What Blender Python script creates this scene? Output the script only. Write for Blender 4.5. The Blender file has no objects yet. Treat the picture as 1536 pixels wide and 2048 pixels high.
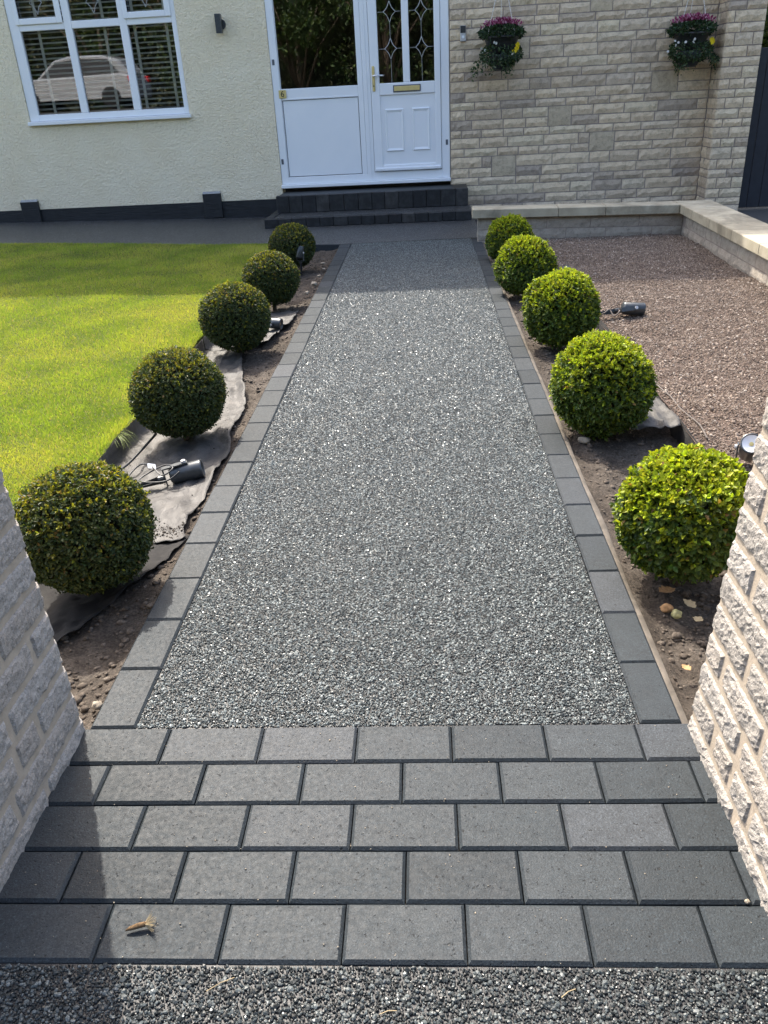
import bpy, bmesh, math, random
import numpy as np
from mathutils import Vector, Matrix, noise as mnoise
random.seed(7); rng = np.random.default_rng(11)
S = bpy.context.scene
COL = S.collection
R = math.radians

# ------------------------------------------------------------------ camera, sky, sun, exposure
cam_d = bpy.data.cameras.new('camera'); cam = bpy.data.objects.new('camera', cam_d); COL.objects.link(cam)
cam_d.sensor_fit = 'VERTICAL'; cam_d.sensor_height = 24.0; cam_d.lens = 1615.65 / 2048 * 24.0
cam_d.clip_start = 0.05; cam_d.clip_end = 900
right = Vector((0.99805894, 0.03910007, -0.04847203)); down = Vector((-0.02497805, -0.46165843, -0.88670603))
fwd = Vector((-0.05704779, 0.88619562, -0.45978568))
m = Matrix.Identity(4)
for i in range(3):
    m[i][0] = right[i]; m[i][1] = -down[i]; m[i][2] = -fwd[i]
m.translation = Vector((0, 0, 1.35)); cam.matrix_world = m
S.camera = cam

SUN_EL = R(52.0)
SUN_AZ = R(-27.0)                      # angle from +Y towards +X (sun stands front-left, behind the house)
to_sun = Vector((math.sin(SUN_AZ) * math.cos(SUN_EL), math.cos(SUN_AZ) * math.cos(SUN_EL), math.sin(SUN_EL)))
W = bpy.data.worlds.new('World'); S.world = W; W.use_nodes = True
nt = W.node_tree; nt.nodes.clear()
sky = nt.nodes.new('ShaderNodeTexSky'); sky.sky_type = 'NISHITA'; sky.sun_disc = False
sky.sun_elevation = SUN_EL; sky.sun_rotation = SUN_AZ; sky.air_density = 1.0; sky.dust_density = 5.0; sky.ozone_density = 0.3
bg = nt.nodes.new('ShaderNodeBackground'); bg.inputs['Strength'].default_value = 0.15
wo = nt.nodes.new('ShaderNodeOutputWorld'); nt.links.new(sky.outputs[0], bg.inputs[0]); nt.links.new(bg.outputs[0], wo.inputs[0])
sd = bpy.data.lights.new('sun', 'SUN'); sd.energy = 2.3; sd.angle = R(0.55); sd.color = (1.0, 0.94, 0.84)
sun = bpy.data.objects.new('sun', sd); COL.objects.link(sun); sun.location = (0, 0, 12)
sun.rotation_euler = to_sun.to_track_quat('Z', 'Y').to_euler()
S.view_settings.view_transform = 'Standard'; S.view_settings.look = 'None'
S.view_settings.exposure = 1.84; S.view_settings.gamma = 1.0; S.view_settings.use_curve_mapping = False
S.render.engine = 'CYCLES'
S.cycles.use_denoising = True
S.cycles.max_bounces = 8; S.cycles.transparent_max_bounces = 12
S.cycles.sample_clamp_indirect = 6.0; S.cycles.sample_clamp_direct = 12.0

# ------------------------------------------------------------------ material helpers
class NT:
    def __init__(s, name):
        s.m = bpy.data.materials.new(name); s.m.use_nodes = True
        s.t = s.m.node_tree; s.n = s.t.nodes; s.b = s.n['Principled BSDF']; s.out = s.n['Material Output']
        s._pos = None
    def link(s, a, b): s.t.links.new(a, b)
    def put(s, sock, v):
        if hasattr(v, 'is_linked') or hasattr(v, 'links'): s.link(v, sock)
        else: sock.default_value = v
    def pos(s):
        if s._pos is None: s._pos = s.n.new('ShaderNodeNewGeometry').outputs['Position']
        return s._pos
    def mapped(s, scale=(1, 1, 1), rot=(0, 0, 0)):
        n = s.n.new('ShaderNodeMapping'); s.link(s.pos(), n.inputs[0]); n.inputs['Scale'].default_value = scale; n.inputs['Rotation'].default_value = rot
        return n.outputs[0]
    def noise(s, scale, detail=4, rough=0.55, vec=None, dist=0.0):
        n = s.n.new('ShaderNodeTexNoise'); s.link(vec or s.pos(), n.inputs['Vector'])
        n.inputs['Scale'].default_value = scale; n.inputs['Detail'].default_value = detail
        n.inputs['Roughness'].default_value = rough; n.inputs['Distortion'].default_value = dist
        return n.outputs[0]
    def voro(s, scale, feature='F1', out='Distance', vec=None):
        n = s.n.new('ShaderNodeTexVoronoi'); n.feature = feature; s.link(vec or s.pos(), n.inputs['Vector']); n.inputs['Scale'].default_value = scale
        return n.outputs[out]
    def rnd(s): return s.n.new('ShaderNodeObjectInfo').outputs['Random']
    def attr(s, name, out='Color'):
        n = s.n.new('ShaderNodeAttribute'); n.attribute_name = name; return n.outputs[out]
    def ramp(s, fac, stops, interp='LINEAR'):
        n = s.n.new('ShaderNodeValToRGB'); n.color_ramp.interpolation = interp
        e = n.color_ramp.elements
        while len(e) < len(stops): e.new(0.5)
        for k, (p, c) in enumerate(stops):
            e[k].position = p; e[k].color = (*c, 1) if not isinstance(c, (int, float)) else (c, c, c, 1)
        s.link(fac, n.inputs[0]); return n.outputs[0]
    def mix(s, fac, a, b, mode='MIX'):
        n = s.n.new('ShaderNodeMix'); n.data_type = 'RGBA'; n.blend_type = mode
        s.put(n.inputs[0], fac)
        for sock, v in ((n.inputs[6], a), (n.inputs[7], b)):
            if isinstance(v, tuple): sock.default_value = (*v, 1)
            elif isinstance(v, (int, float)): sock.default_value = (v, v, v, 1)
            else: s.link(v, sock)
        return n.outputs[2]
    def math(s, op, a, b=0.0, clamp=False):
        n = s.n.new('ShaderNodeMath'); n.operation = op; n.use_clamp = clamp
        s.put(n.inputs[0], a); s.put(n.inputs[1], b); return n.outputs[0]
    def bump(s, h, strength=0.5, dist=0.01, prev=None):
        n = s.n.new('ShaderNodeBump'); n.inputs['Strength'].default_value = strength; n.inputs['Distance'].default_value = dist
        s.link(h, n.inputs['Height'])
        if prev is not None: s.link(prev, n.inputs['Normal'])
        s.link(n.outputs[0], s.b.inputs['Normal']); return n.outputs[0]
    def set(s, color=None, rough=None, spec=None, metal=None, coat=None):
        if color is not None:
            if isinstance(color, tuple): s.b.inputs['Base Color'].default_value = (*color, 1)
            else: s.link(color, s.b.inputs['Base Color'])
        if rough is not None: s.put(s.b.inputs['Roughness'], rough)
        if spec is not None: s.put(s.b.inputs['Specular IOR Level'], spec)
        if metal is not None: s.b.inputs['Metallic'].default_value = metal
        if coat is not None: s.b.inputs['Coat Weight'].default_value = coat; s.b.inputs['Coat Roughness'].default_value = 0.15
        return s.m

def simple(name, color, rough=0.5, spec=0.5, metal=0.0, var=0.12, scale=30, bump=0.0):
    k = NT(name); nz = k.noise(scale, 4)
    lo = tuple(c * (1 - var) for c in color); hi = tuple(min(1, c * (1 + var)) for c in color)
    k.set(k.ramp(nz, [(0.3, lo), (0.7, hi)]), rough, spec, metal)
    if bump: k.bump(k.noise(scale * 6, 3), bump, 0.002)
    return k.m

MT = {}
# charcoal concrete blocks
k = NT('charcoal_block'); r = k.rnd()
tone = k.ramp(r, [(0.0, (0.0135, 0.0185, 0.0225)), (0.3, (0.018, 0.024, 0.0285)), (0.7, (0.0225, 0.0285, 0.033)), (1.0, (0.031, 0.0365, 0.0425))])
blot = k.ramp(k.noise(22, 4, 0.65), [(0.3, 0.85), (0.7, 1.15)])
c = k.mix(1.0, tone, blot, 'MULTIPLY')
sp = k.ramp(k.noise(300, 2, 0.75), [(0.30, 0.45), (0.44, 0.95), (0.56, 1.05), (0.70, 2.0)])
c = k.mix(1.0, c, sp, 'MULTIPLY')
pit = k.ramp(k.noise(120, 2, 0.6), [(0.27, 0.25), (0.35, 1.0)]); c = k.mix(1.0, c, pit, 'MULTIPLY')
k.set(c, k.ramp(k.noise(90, 3), [(0.3, 0.56), (0.7, 0.70)]), 0.27)
b = k.bump(k.noise(260, 2, 0.6), 0.5, 0.0016); k.bump(pit, 0.5, 0.002, b)
MT['block'] = k.m
# dark step bricks
k = NT('dark_step_brick'); r = k.rnd()
tone = k.ramp(r, [(0.0, (0.009, 0.010, 0.012)), (0.6, (0.016, 0.017, 0.018)), (1.0, (0.032, 0.031, 0.030))])
dust = k.ramp(k.noise(14, 5, 0.65), [(0.42, 0.75), (0.75, 2.1)])
k.set(k.mix(1.0, tone, dust, 'MULTIPLY'), 0.6, 0.4); k.bump(k.noise(160, 4), 0.5, 0.002); MT['stepbrick'] = k.m
# resin-bound stones: pale-flecked mix on the path, darker mix on the forecourt
for nm_, f_ in (('pebble_path', 1.65), ('pebble', 0.80)):
    k = NT('resin_stone'); r = k.rnd()
    k.set(k.ramp(r, [(p_, tuple(min(0.62, v * (f_ if p_ < 0.9 else f_ ** 0.6)) for v in c_)) for p_, c_ in [(0.0, (0.008, 0.0105, 0.0112)), (0.35, (0.018, 0.0225, 0.0235)), (0.62, (0.040, 0.048, 0.049)), (0.84, (0.076, 0.090, 0.091)), (0.96, (0.112, 0.128, 0.127)), (1.0, (0.16, 0.172, 0.168))]]),
          k.ramp(k.noise(900, 1), [(0.3, 0.34), (0.7, 0.56)]), 0.34, None, 0.12)
    MT[nm_] = k.m
k = NT('resin_bed'); k.set((0.018, 0.019, 0.021), 0.5, 0.4); k.bump(k.noise(300, 2), 0.4, 0.002); MT['resin_bed'] = k.m
k = NT('resin_surface'); vc = k.voro(125, 'F1', 'Color'); vd = k.voro(125, 'F1', 'Distance')
sep = k.n.new('ShaderNodeSeparateColor'); k.link(vc, sep.inputs[0])
c = k.ramp(sep.outputs[0], [(0.0, (0.008, 0.009, 0.010)), (0.45, (0.020, 0.0215, 0.0225)), (0.75, (0.042, 0.043, 0.044)), (1.0, (0.16, 0.16, 0.158))])
big = k.ramp(k.noise(38, 4, 0.85), [(0.35, 0.45), (0.65, 1.9)]); k.set(k.mix(1.0, c, big, 'MULTIPLY'), 0.4, 0.5); k.bump(k.math('SUBTRACT', 1.0, vd), 0.9, 0.006); MT['resin_far'] = k.m
# cream textured render
k = NT('cream_render'); base = k.ramp(k.noise(2.2, 5, 0.6), [(0.3, (0.84, 0.735, 0.53)), (0.7, (0.89, 0.80, 0.605))])
k.set(base, 0.9, 0.2); b = k.bump(k.noise(44, 3, 0.6, None, 0.6), 1.0, 0.026); k.bump(k.noise(110, 2), 0.6, 0.008, b); MT['render'] = k.m
k = NT('black_plinth'); k.set(k.ramp(k.noise(9, 4), [(0.3, (0.009, 0.011, 0.013)), (0.75, (0.018, 0.020, 0.023))]), 0.5, 0.4)
k.bump(k.noise(7, 3, 0.5, k.mapped((1, 1, 14))), 0.5, 0.01); MT['plinth'] = k.m
# white plastic
k = NT('white_upvc'); k.set(k.ramp(k.noise(3, 4), [(0.3, (0.76, 0.79, 0.82)), (0.7, (0.80, 0.82, 0.84))]), 0.28, 0.5); MT['upvc'] = k.m
# house stone
def stone_mat(name, stops, mort=None, bs=0.8, sc=1.0):
    k = NT(name); r = k.rnd(); t = k.ramp(r, stops)
    st = k.ramp(k.noise(13 * sc, 6, 0.7), [(0.25, 0.60), (0.5, 1.0), (0.78, 1.16)])
    c = k.mix(1.0, t, st, 'MULTIPLY')
    dk = k.ramp(k.noise(48 * sc, 5, 0.75, None, 1.0), [(0.30, 0.48), (0.45, 1.0)])
    c = k.mix(1.0, c, dk, 'MULTIPLY'); k.set(c, 0.92, 0.15)
    b = k.bump(k.noise(26 * sc, 6, 0.72, k.mapped((1, 1, 1.6)), 0.5), bs, 0.02)
    k.bump(k.noise(150 * sc, 3, 0.6), 0.35, 0.004, b); return k.m
MT['brick'] = stone_mat('split_stone_brick', [(0.0, (0.40, 0.33, 0.265)), (0.12, (0.56, 0.45, 0.325)), (0.4, (0.69, 0.55, 0.38)), (0.6, (0.73, 0.59, 0.41)), (0.8, (0.61, 0.50, 0.375)), (1.0, (0.71, 0.59, 0.405))])
MT['brick_tan'] = stone_mat('tan_stone_block', [(0.0, (0.47, 0.385, 0.27)), (1.0, (0.58, 0.485, 0.345))], bs=0.5)
MT['mortar'] = simple('mortar', (0.27, 0.225, 0.195), 0.95, 0.1, 0, 0.2, 20, 0.5)
MT['gardenbrick'] = stone_mat('garden_wall_stone', [(0.0, (0.34, 0.30, 0.245)), (0.5, (0.41, 0.365, 0.30)), (1.0, (0.37, 0.32, 0.26))], bs=0.35)
# pillar stone, pale, rough
k = NT('pale_rock_face'); r = k.rnd(); t = k.ramp(r, [(0.0, (0.31, 0.288, 0.26)), (0.5, (0.37, 0.347, 0.318)), (1.0, (0.345, 0.312, 0.275))])
st = k.ramp(k.noise(70, 5, 0.75), [(0.28, 0.52), (0.5, 1.0), (0.8, 1.16)])
fl = k.ramp(k.noise(260, 2, 0.6), [(0.30, 0.70), (0.45, 1.0), (0.62, 1.0), (0.75, 1.22)])
k.set(k.mix(1.0, k.mix(1.0, t, st, 'MULTIPLY'), fl, 'MULTIPLY'), 0.95, 0.12)
b = k.bump(k.noise(120, 5, 0.7, None, 0.4), 0.55, 0.006); k.bump(k.noise(230, 3, 0.65), 0.8, 0.0045, b); MT['pillar'] = k.m
MT['pillar_mortar'] = simple('cream_mortar', (0.37, 0.315, 0.25), 0.95, 0.1, 0, 0.12, 30, 0.6)
# coping
k = NT('sandstone_coping'); c = k.ramp(k.noise(5, 6, 0.65), [(0.25, (0.29, 0.255, 0.185)), (0.55, (0.42, 0.375, 0.275)), (0.8, (0.48, 0.435, 0.335))])
st = k.ramp(k.noise(1.7, 5, 0.7, None, 0.8), [(0.38, 0.62), (0.52, 1.0)]); k.set(k.mix(1.0, c, st, 'MULTIPLY'), 0.85, 0.2); k.bump(k.noise(120, 4), 0.3, 0.003); MT['coping'] = k.m
# soil, haunch, gravel
k = NT('soil'); c = k.ramp(k.noise(7, 8, 0.75), [(0.25, (0.028, 0.023, 0.019)), (0.5, (0.072, 0.060, 0.049)), (0.75, (0.135, 0.117, 0.098))])
dry = k.ramp(k.noise(120, 3), [(0.35, 0.6), (0.65, 1.25)]); k.set(k.mix(1.0, c, dry, 'MULTIPLY'), 0.95, 0.15); k.bump(k.noise(140, 6, 0.75), 0.9, 0.008); MT['soil'] = k.m
k = NT('soil_clod'); c = k.ramp(k.noise(55, 3), [(0.3, (0.045, 0.036, 0.029)), (0.55, (0.10, 0.083, 0.067)), (0.8, (0.20, 0.172, 0.142))]); k.set(c, 0.95, 0.15); k.bump(k.noise(300, 3), 0.6, 0.003); MT['clod'] = k.m
MT['haunch'] = simple('concrete_haunch', (0.13, 0.113, 0.093), 0.9, 0.2, 0, 0.3, 18, 0.6)
k = NT('gravel_chip'); r = k.rnd()
k.set(k.ramp(r, [(0.0, (0.075, 0.055, 0.042)), (0.35, (0.145, 0.109, 0.083)), (0.65, (0.20, 0.154, 0.119)), (0.92, (0.28, 0.225, 0.18)), (1.0, (0.42, 0.37, 0.31))]), 0.8, 0.3); MT['gravel'] = k.m
k = NT('gravel_ground'); k.set(k.ramp(k.noise(60, 6, 0.75), [(0.3, (0.055, 0.040, 0.033)), (0.7, (0.145, 0.105, 0.085))]), 0.95, 0.15); k.bump(k.noise(160, 5, 0.7), 0.9, 0.008); MT['gravel_ground'] = k.m
k = NT('field_ground'); k.set(k.ramp(k.noise(3, 6, 0.7), [(0.3, (0.05, 0.055, 0.03)), (0.7, (0.10, 0.10, 0.06))]), 0.95, 0.1); MT['ground'] = k.m
k = NT('asphalt'); k.set(k.ramp(k.noise(120, 4), [(0.3, 0.035), (0.7, 0.07)]), 0.85, 0.3); MT['asphalt'] = k.m
k = NT('turf_soil'); k.set(k.ramp(k.noise(9, 6, 0.7), [(0.3, (0.05, 0.066, 0.016)), (0.7, (0.095, 0.11, 0.028))]), 0.95, 0.1); k.bump(k.noise(120, 4), 0.8, 0.01); MT['turf'] = k.m
# foliage: colour attribute, part translucent
def leaf_mat(name, trans=0.35, rough=0.48, spec=0.28, tboost=(1.25, 1.25, 0.5)):
    k = NT(name); col = k.attr('Col'); k.set(col, rough, spec)
    tr = k.n.new('ShaderNodeBsdfTranslucent'); k.link(k.mix(1.0, col, tboost, 'MULTIPLY'), tr.inputs[0])
    mx = k.n.new('ShaderNodeMixShader'); mx.inputs[0].default_value = trans
    k.link(k.b.outputs[0], mx.inputs[1]); k.link(tr.outputs[0], mx.inputs[2]); k.link(mx.outputs[0], k.out.inputs[0]); return k.m
MT['leaf'] = leaf_mat('box_leaf'); MT['grass'] = leaf_mat('grass_blade', 0.45, 0.5, 0.3, (1.3, 1.25, 0.45)); MT['petal'] = leaf_mat('petal', 0.3, 0.6, 0.2, (1, 1, 1))
MT['inner'] = simple('dark_shell', (0.018, 0.020, 0.010), 0.95, 0.1, 0, 0.4, 60)
MT['bark'] = simple('bark', (0.10, 0.075, 0.055), 0.9, 0.2, 0, 0.3, 50, 0.6)
# membrane
k = NT('weed_membrane'); c = k.ramp(k.noise(9, 6, 0.7), [(0.3, (0.034, 0.033, 0.032)), (0.55, (0.060, 0.057, 0.053)), (0.8, (0.115, 0.105, 0.092))])
weave = k.ramp(k.noise(700, 2), [(0.35, 0.85), (0.65, 1.1)]); k.set(k.mix(1.0, c, weave, 'MULTIPLY'), 0.58, 0.35)
b = k.bump(k.noise(30, 5, 0.65, None, 0.8), 0.45, 0.010); k.bump(k.noise(600, 2), 0.25, 0.001, b); MT['membrane'] = k.m
k = NT('black_membrane'); k.set(k.ramp(k.noise(12, 5), [(0.3, (0.010, 0.010, 0.011)), (0.75, (0.030, 0.029, 0.028))]), 0.75, 0.12); k.bump(k.noise(22, 4), 0.4, 0.01); MT['edging'] = k.m
MT['black'] = simple('black_plastic', (0.020, 0.022, 0.024), 0.4, 0.5, 0, 0.2, 40)
MT['anthracite'] = simple('anthracite_metal', (0.055, 0.062, 0.068), 0.33, 0.5, 0.35, 0.15, 40)
MT['gate'] = simple('dark_grey_paint', (0.028, 0.031, 0.040), 0.55, 0.3, 0, 0.15, 12, 0.15)
MT['brass'] = simple('brass', (0.78, 0.58, 0.22), 0.28, 0.5, 1.0, 0.06, 30)
MT['gold'] = simple('gold_plate', (0.66, 0.54, 0.24), 0.42, 0.5, 0.55, 0.08, 20)
MT['chrome'] = simple('chrome', (0.75, 0.75, 0.76), 0.16, 0.5, 1.0, 0.05, 30)
MT['lead'] = simple('lead_came', (0.42, 0.43, 0.44), 0.4, 0.5, 0.6, 0.1, 40)
MT['slat'] = simple('blind_slat', (0.80, 0.77, 0.70), 0.5, 0.4, 0, 0.06, 20)
MT['tape'] = simple('blind_tape', (0.72, 0.70, 0.66), 0.8, 0.2, 0, 0.06, 60)
MT['room'] = simple('dark_room_paint', (0.10, 0.095, 0.09), 0.8, 0.2, 0, 0.1, 3)
MT['rooftile'] = simple('roof_tile', (0.12, 0.085, 0.07), 0.85, 0.2, 0, 0.25, 12, 0.4)
MT['grey_plate'] = simple('grey_plate', (0.10, 0.11, 0.13), 0.5, 0.4, 0, 0.1, 30)
MT['silver'] = simple('silver_face', (0.50, 0.50, 0.50), 0.35, 0.5, 0.3, 0.05, 30)
MT['ventgrey'] = simple('lit_vent_top', (0.30, 0.31, 0.31), 0.8, 0.2, 0, 0.2, 30)  # paler than the black vent: light on the top put into its colour
MT['carpaint'] = simple('white_car_paint', (0.30, 0.31, 0.32), 0.18, 0.6, 0, 0.03, 2)
MT['red'] = simple('red_lens', (0.55, 0.02, 0.02), 0.15, 0.6, 0, 0.05, 20)
MT['tyre'] = simple('tyre_rubber', (0.02, 0.02, 0.02), 0.8, 0.2, 0, 0.2, 30)
MT['palestone'] = simple('pale_stone', (0.26, 0.225, 0.175), 0.8, 0.25, 0, 0.4, 60, 0.4)
MT['appleskin'] = simple('rotting_apple_skin', (0.30, 0.28, 0.13), 0.5, 0.4, 0, 0.5, 60, 0.3)
MT['budbrown'] = simple('bud_husk', (0.15, 0.095, 0.05), 0.85, 0.15, 0, 0.5, 160, 0.6)
MT['dryleaf'] = simple('dry_leaf', (0.32, 0.19, 0.09), 0.75, 0.2, 0, 0.35, 90, 0.3)
MT['straw'] = simple('straw', (0.34, 0.27, 0.16), 0.7, 0.3, 0, 0.2, 90)
MT['cordgrey'] = simple('dusty_cable', (0.10, 0.085, 0.075), 0.7, 0.3, 0, 0.2, 60)
# reflecting window glass: clear pane with a Fresnel mirror
k = NT('window_glass'); k.n.remove(k.b)
tr = k.n.new('ShaderNodeBsdfTransparent'); tr.inputs[0].default_value = (0.90, 0.93, 0.92, 1)
gl = k.n.new('ShaderNodeBsdfGlossy'); gl.inputs['Roughness'].default_value = 0.0; gl.inputs[0].default_value = (0.9, 0.92, 0.95, 1)
fr = k.n.new('ShaderNodeFresnel'); fr.inputs[0].default_value = 1.5
fac = k.math('MULTIPLY_ADD', fr.outputs[0], 2.4, True); k.n[-1].inputs[2].default_value = 0.09
mx = k.n.new('ShaderNodeMixShader'); k.link(fac, mx.inputs[0]); k.link(tr.outputs[0], mx.inputs[1]); k.link(gl.outputs[0], mx.inputs[2]); k.link(mx.outputs[0], k.out.inputs[0]); MT['glass'] = k.m
k = NT('lamp_lens'); k.set((0.82, 0.83, 0.85), 0.12, 0.6); MT['lens'] = k.m

# ------------------------------------------------------------------ mesh helpers
def mesh(name, V, F, smooth=False, mat=None):
    me = bpy.data.meshes.new(name)
    if isinstance(F, np.ndarray):
        V = np.asarray(V, np.float32); n, q = F.shape
        me.vertices.add(len(V)); me.vertices.foreach_set('co', V.ravel())
        me.loops.add(n * q); me.loops.foreach_set('vertex_index', F.astype(np.int32).ravel())
        me.polygons.add(n); me.polygons.foreach_set('loop_start', np.arange(0, n * q, q, dtype=np.int32))
        me.update(calc_edges=True)
    else:
        me.from_pydata([tuple(v) for v in V], [], F); me.update()
    if smooth: me.polygons.foreach_set('use_smooth', [True] * len(me.polygons))
    if mat is not None: me.materials.append(mat if not isinstance(mat, str) else MT[mat])
    return me
def obj(name, me, parent=None, loc=(0, 0, 0), rot=(0, 0, 0), scale=(1, 1, 1)):
    o = bpy.data.objects.new(name, me); COL.objects.link(o)
    o.location = loc; o.rotation_euler = rot; o.scale = scale
    if parent is not None: o.parent = parent
    return o
def tag(o, label=None, cat=None, group=None, kind=None):
    if label: o['label'] = label
    if cat: o['category'] = cat
    if group: o['group'] = group
    if kind: o['kind'] = kind
    return o
def empty(name, loc=(0, 0, 0), rot=(0, 0, 0)):
    o = bpy.data.objects.new(name, None); COL.objects.link(o); o.location = loc; o.rotation_euler = rot; o.empty_display_size = 0.1; return o
class MB:
    def __init__(s): s.V = []; s.F = []
    def add(s, V, F):
        b = len(s.V); s.V += [tuple(v) for v in V]; s.F += [tuple(i + b for i in f) for f in F]; return s
    def box(s, x0, x1, y0, y1, z0, z1, c=0.0):
        if c <= 0:
            return s.add([(x0, y0, z0), (x1, y0, z0), (x1, y1, z0), (x0, y1, z0), (x0, y0, z1), (x1, y0, z1), (x1, y1, z1), (x0, y1, z1)],
                         [(0, 3, 2, 1), (4, 5, 6, 7), (0, 1, 5, 4), (1, 2, 6, 5), (2, 3, 7, 6), (3, 0, 4, 7)])
        bm = bmesh.new(); bmesh.ops.create_cube(bm, size=1)
        for v in bm.verts: v.co = Vector(((x0 + x1) / 2 + v.co.x * (x1 - x0), (y0 + y1) / 2 + v.co.y * (y1 - y0), (z0 + z1) / 2 + v.co.z * (z1 - z0)))
        bmesh.ops.bevel(bm, geom=list(bm.edges), offset=c, segments=1, affect='EDGES', profile=0.5)
        bm.verts.index_update(); s.add([v.co[:] for v in bm.verts], [tuple(v.index for v in f.verts) for f in bm.faces]); bm.free(); return s
    def lathe(s, prof, n=20, M=None, cap=True):
        V = []; F = []
        for (r, z) in prof:
            for i in range(n):
                a = 2 * math.pi * i / n; V.append(Vector((r * math.cos(a), r * math.sin(a), z)))
        for j in range(len(prof) - 1):
            for i in range(n): F.append((j * n + i, j * n + (i + 1) % n, (j + 1) * n + (i + 1) % n, (j + 1) * n + i))
        if cap: F.append(tuple(range(n))[::-1]); F.append(tuple((len(prof) - 1) * n + i for i in range(n)))
        if M is not None: V = [M @ v for v in V]
        return s.add(V, F)
    def tube(s, pts, r, n=6, cap=True):
        pts = [Vector(p) for p in pts]; V = []; F = []; up = Vector((0, 0, 1))
        rs = r if isinstance(r, (list, tuple)) else [r] * len(pts)
        for i, p in enumerate(pts):
            t = (pts[min(i + 1, len(pts) - 1)] - pts[max(i - 1, 0)]).normalized()
            a = t.cross(up if abs(t.z) < 0.95 else Vector((1, 0, 0))).normalized(); b = a.cross(t)
            for j in range(n):
                w = 2 * math.pi * j / n; V.append(p + (a * math.cos(w) + b * math.sin(w)) * rs[i])
        for i in range(len(pts) - 1):
            for j in range(n): F.append((i * n + j, i * n + (j + 1) % n, (i + 1) * n + (j + 1) % n, (i + 1) * n + j))
        if cap: F.append(tuple(range(n))[::-1]); F.append(tuple((len(pts) - 1) * n + j for j in range(n)))
        return s.add(V, F)
    def build(s, name, mat, parent=None, smooth=False, **k):
        return obj(name, mesh(name, s.V, s.F, smooth, mat), parent, **k)
def box_obj(name, mat, parent, x0, x1, y0, y1, z0, z1, c=0.0): return MB().box(x0, x1, y0, y1, z0, z1, c).build(name, mat, parent)
def fbm(x, y, z=0.0, o=4): return mnoise.fractal(Vector((x, y, z)), 1.0, 2.0, o)
def grid_sheet(name, mat, xs, ys, zf, parent=None, kind='structure', smooth=True):
    V = []; F = []; nx = len(xs)
    for y in ys:
        for x in xs: V.append((x, y, zf(x, y)))
    for j in range(len(ys) - 1):
        for i in range(nx - 1): F.append((j * nx + i, j * nx + i + 1, (j + 1) * nx + i + 1, (j + 1) * nx + i))
    o = obj(name, mesh(name, V, F, smooth, mat), parent)
    if kind and parent is None: o['kind'] = kind
    return o
def col_attr(me, cols, per):
    a = me.color_attributes.new('Col', 'FLOAT_COLOR', 'POINT')
    c = np.ones((len(cols), 4), np.float32); c[:, :3] = cols
    a.data.foreach_set('color', np.repeat(c, per, axis=0).ravel())
def nrmz(a): return a / np.maximum(np.linalg.norm(a, axis=1, keepdims=True), 1e-9)
def leaf_cloud(name, P, A, N, L, Wd, cols, mat='leaf', fold=0.25, parent=None, smooth=False):
    """P base points, A leaf directions, N leaf normals; one folded leaf of two quads per point."""
    A = nrmz(A); Sd = nrmz(np.cross(A, N)); N = np.cross(Sd, A); L = L[:, None]; Wd = Wd[:, None]
    v0 = P; v3 = P + A * L - N * L * 0.12
    up = N * Wd * fold
    l1 = P + A * L * 0.38 - Sd * Wd * 0.5 + up; l2 = P + A * L * 0.76 - Sd * Wd * 0.36 + up * 0.7
    r1 = P + A * L * 0.38 + Sd * Wd * 0.5 + up; r2 = P + A * L * 0.76 + Sd * Wd * 0.36 + up * 0.7
    V = np.stack([v0, l1, l2, v3, r2, r1], 1).reshape(-1, 3)
    n = len(P); b = (np.arange(n) * 6)[:, None]
    F = np.concatenate([b + np.array([[0, 3, 2, 1]]), b + np.array([[0, 5, 4, 3]])], 0)
    me = mesh(name, V, F, smooth, mat); col_attr(me, cols, 6)
    return obj(name, me, parent)
ICO = None
def ico_base():
    global ICO
    if ICO is None:
        bm = bmesh.new(); bmesh.ops.create_icosphere(bm, subdivisions=1, radius=1)
        bm.verts.index_update(); ICO = (np.array([v.co[:] for v in bm.verts]), np.array([[v.index for v in f.verts] for f in bm.faces])); bm.free()
    return ICO
def rocks(name, P, size, mat, parent=None, flat=0.6, smooth=True):
    V0, F0 = ico_base(); n = len(P); k = len(V0)
    V = V0[None] * (1 + rng.normal(0, 0.16, (n, k, 1))); sc = rng.uniform(0.65, 1.25, (n, 1, 3)); sc[:, :, 2] *= flat
    V = V * sc; a = rng.uniform(0, 6.28, n); ca, sa = np.cos(a)[:, None], np.sin(a)[:, None]
    X = V[:, :, 0] * ca - V[:, :, 1] * sa; Y = V[:, :, 0] * sa + V[:, :, 1] * ca
    V = np.stack([X, Y, V[:, :, 2]], 2) * np.asarray(size)[:, None, None] + np.asarray(P)[:, None, :]
    F = (F0[None] + (np.arange(n) * k)[:, None, None]).reshape(-1, 3)
    return obj(name, mesh(name, V.reshape(-1, 3), F, smooth, mat), parent)
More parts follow.
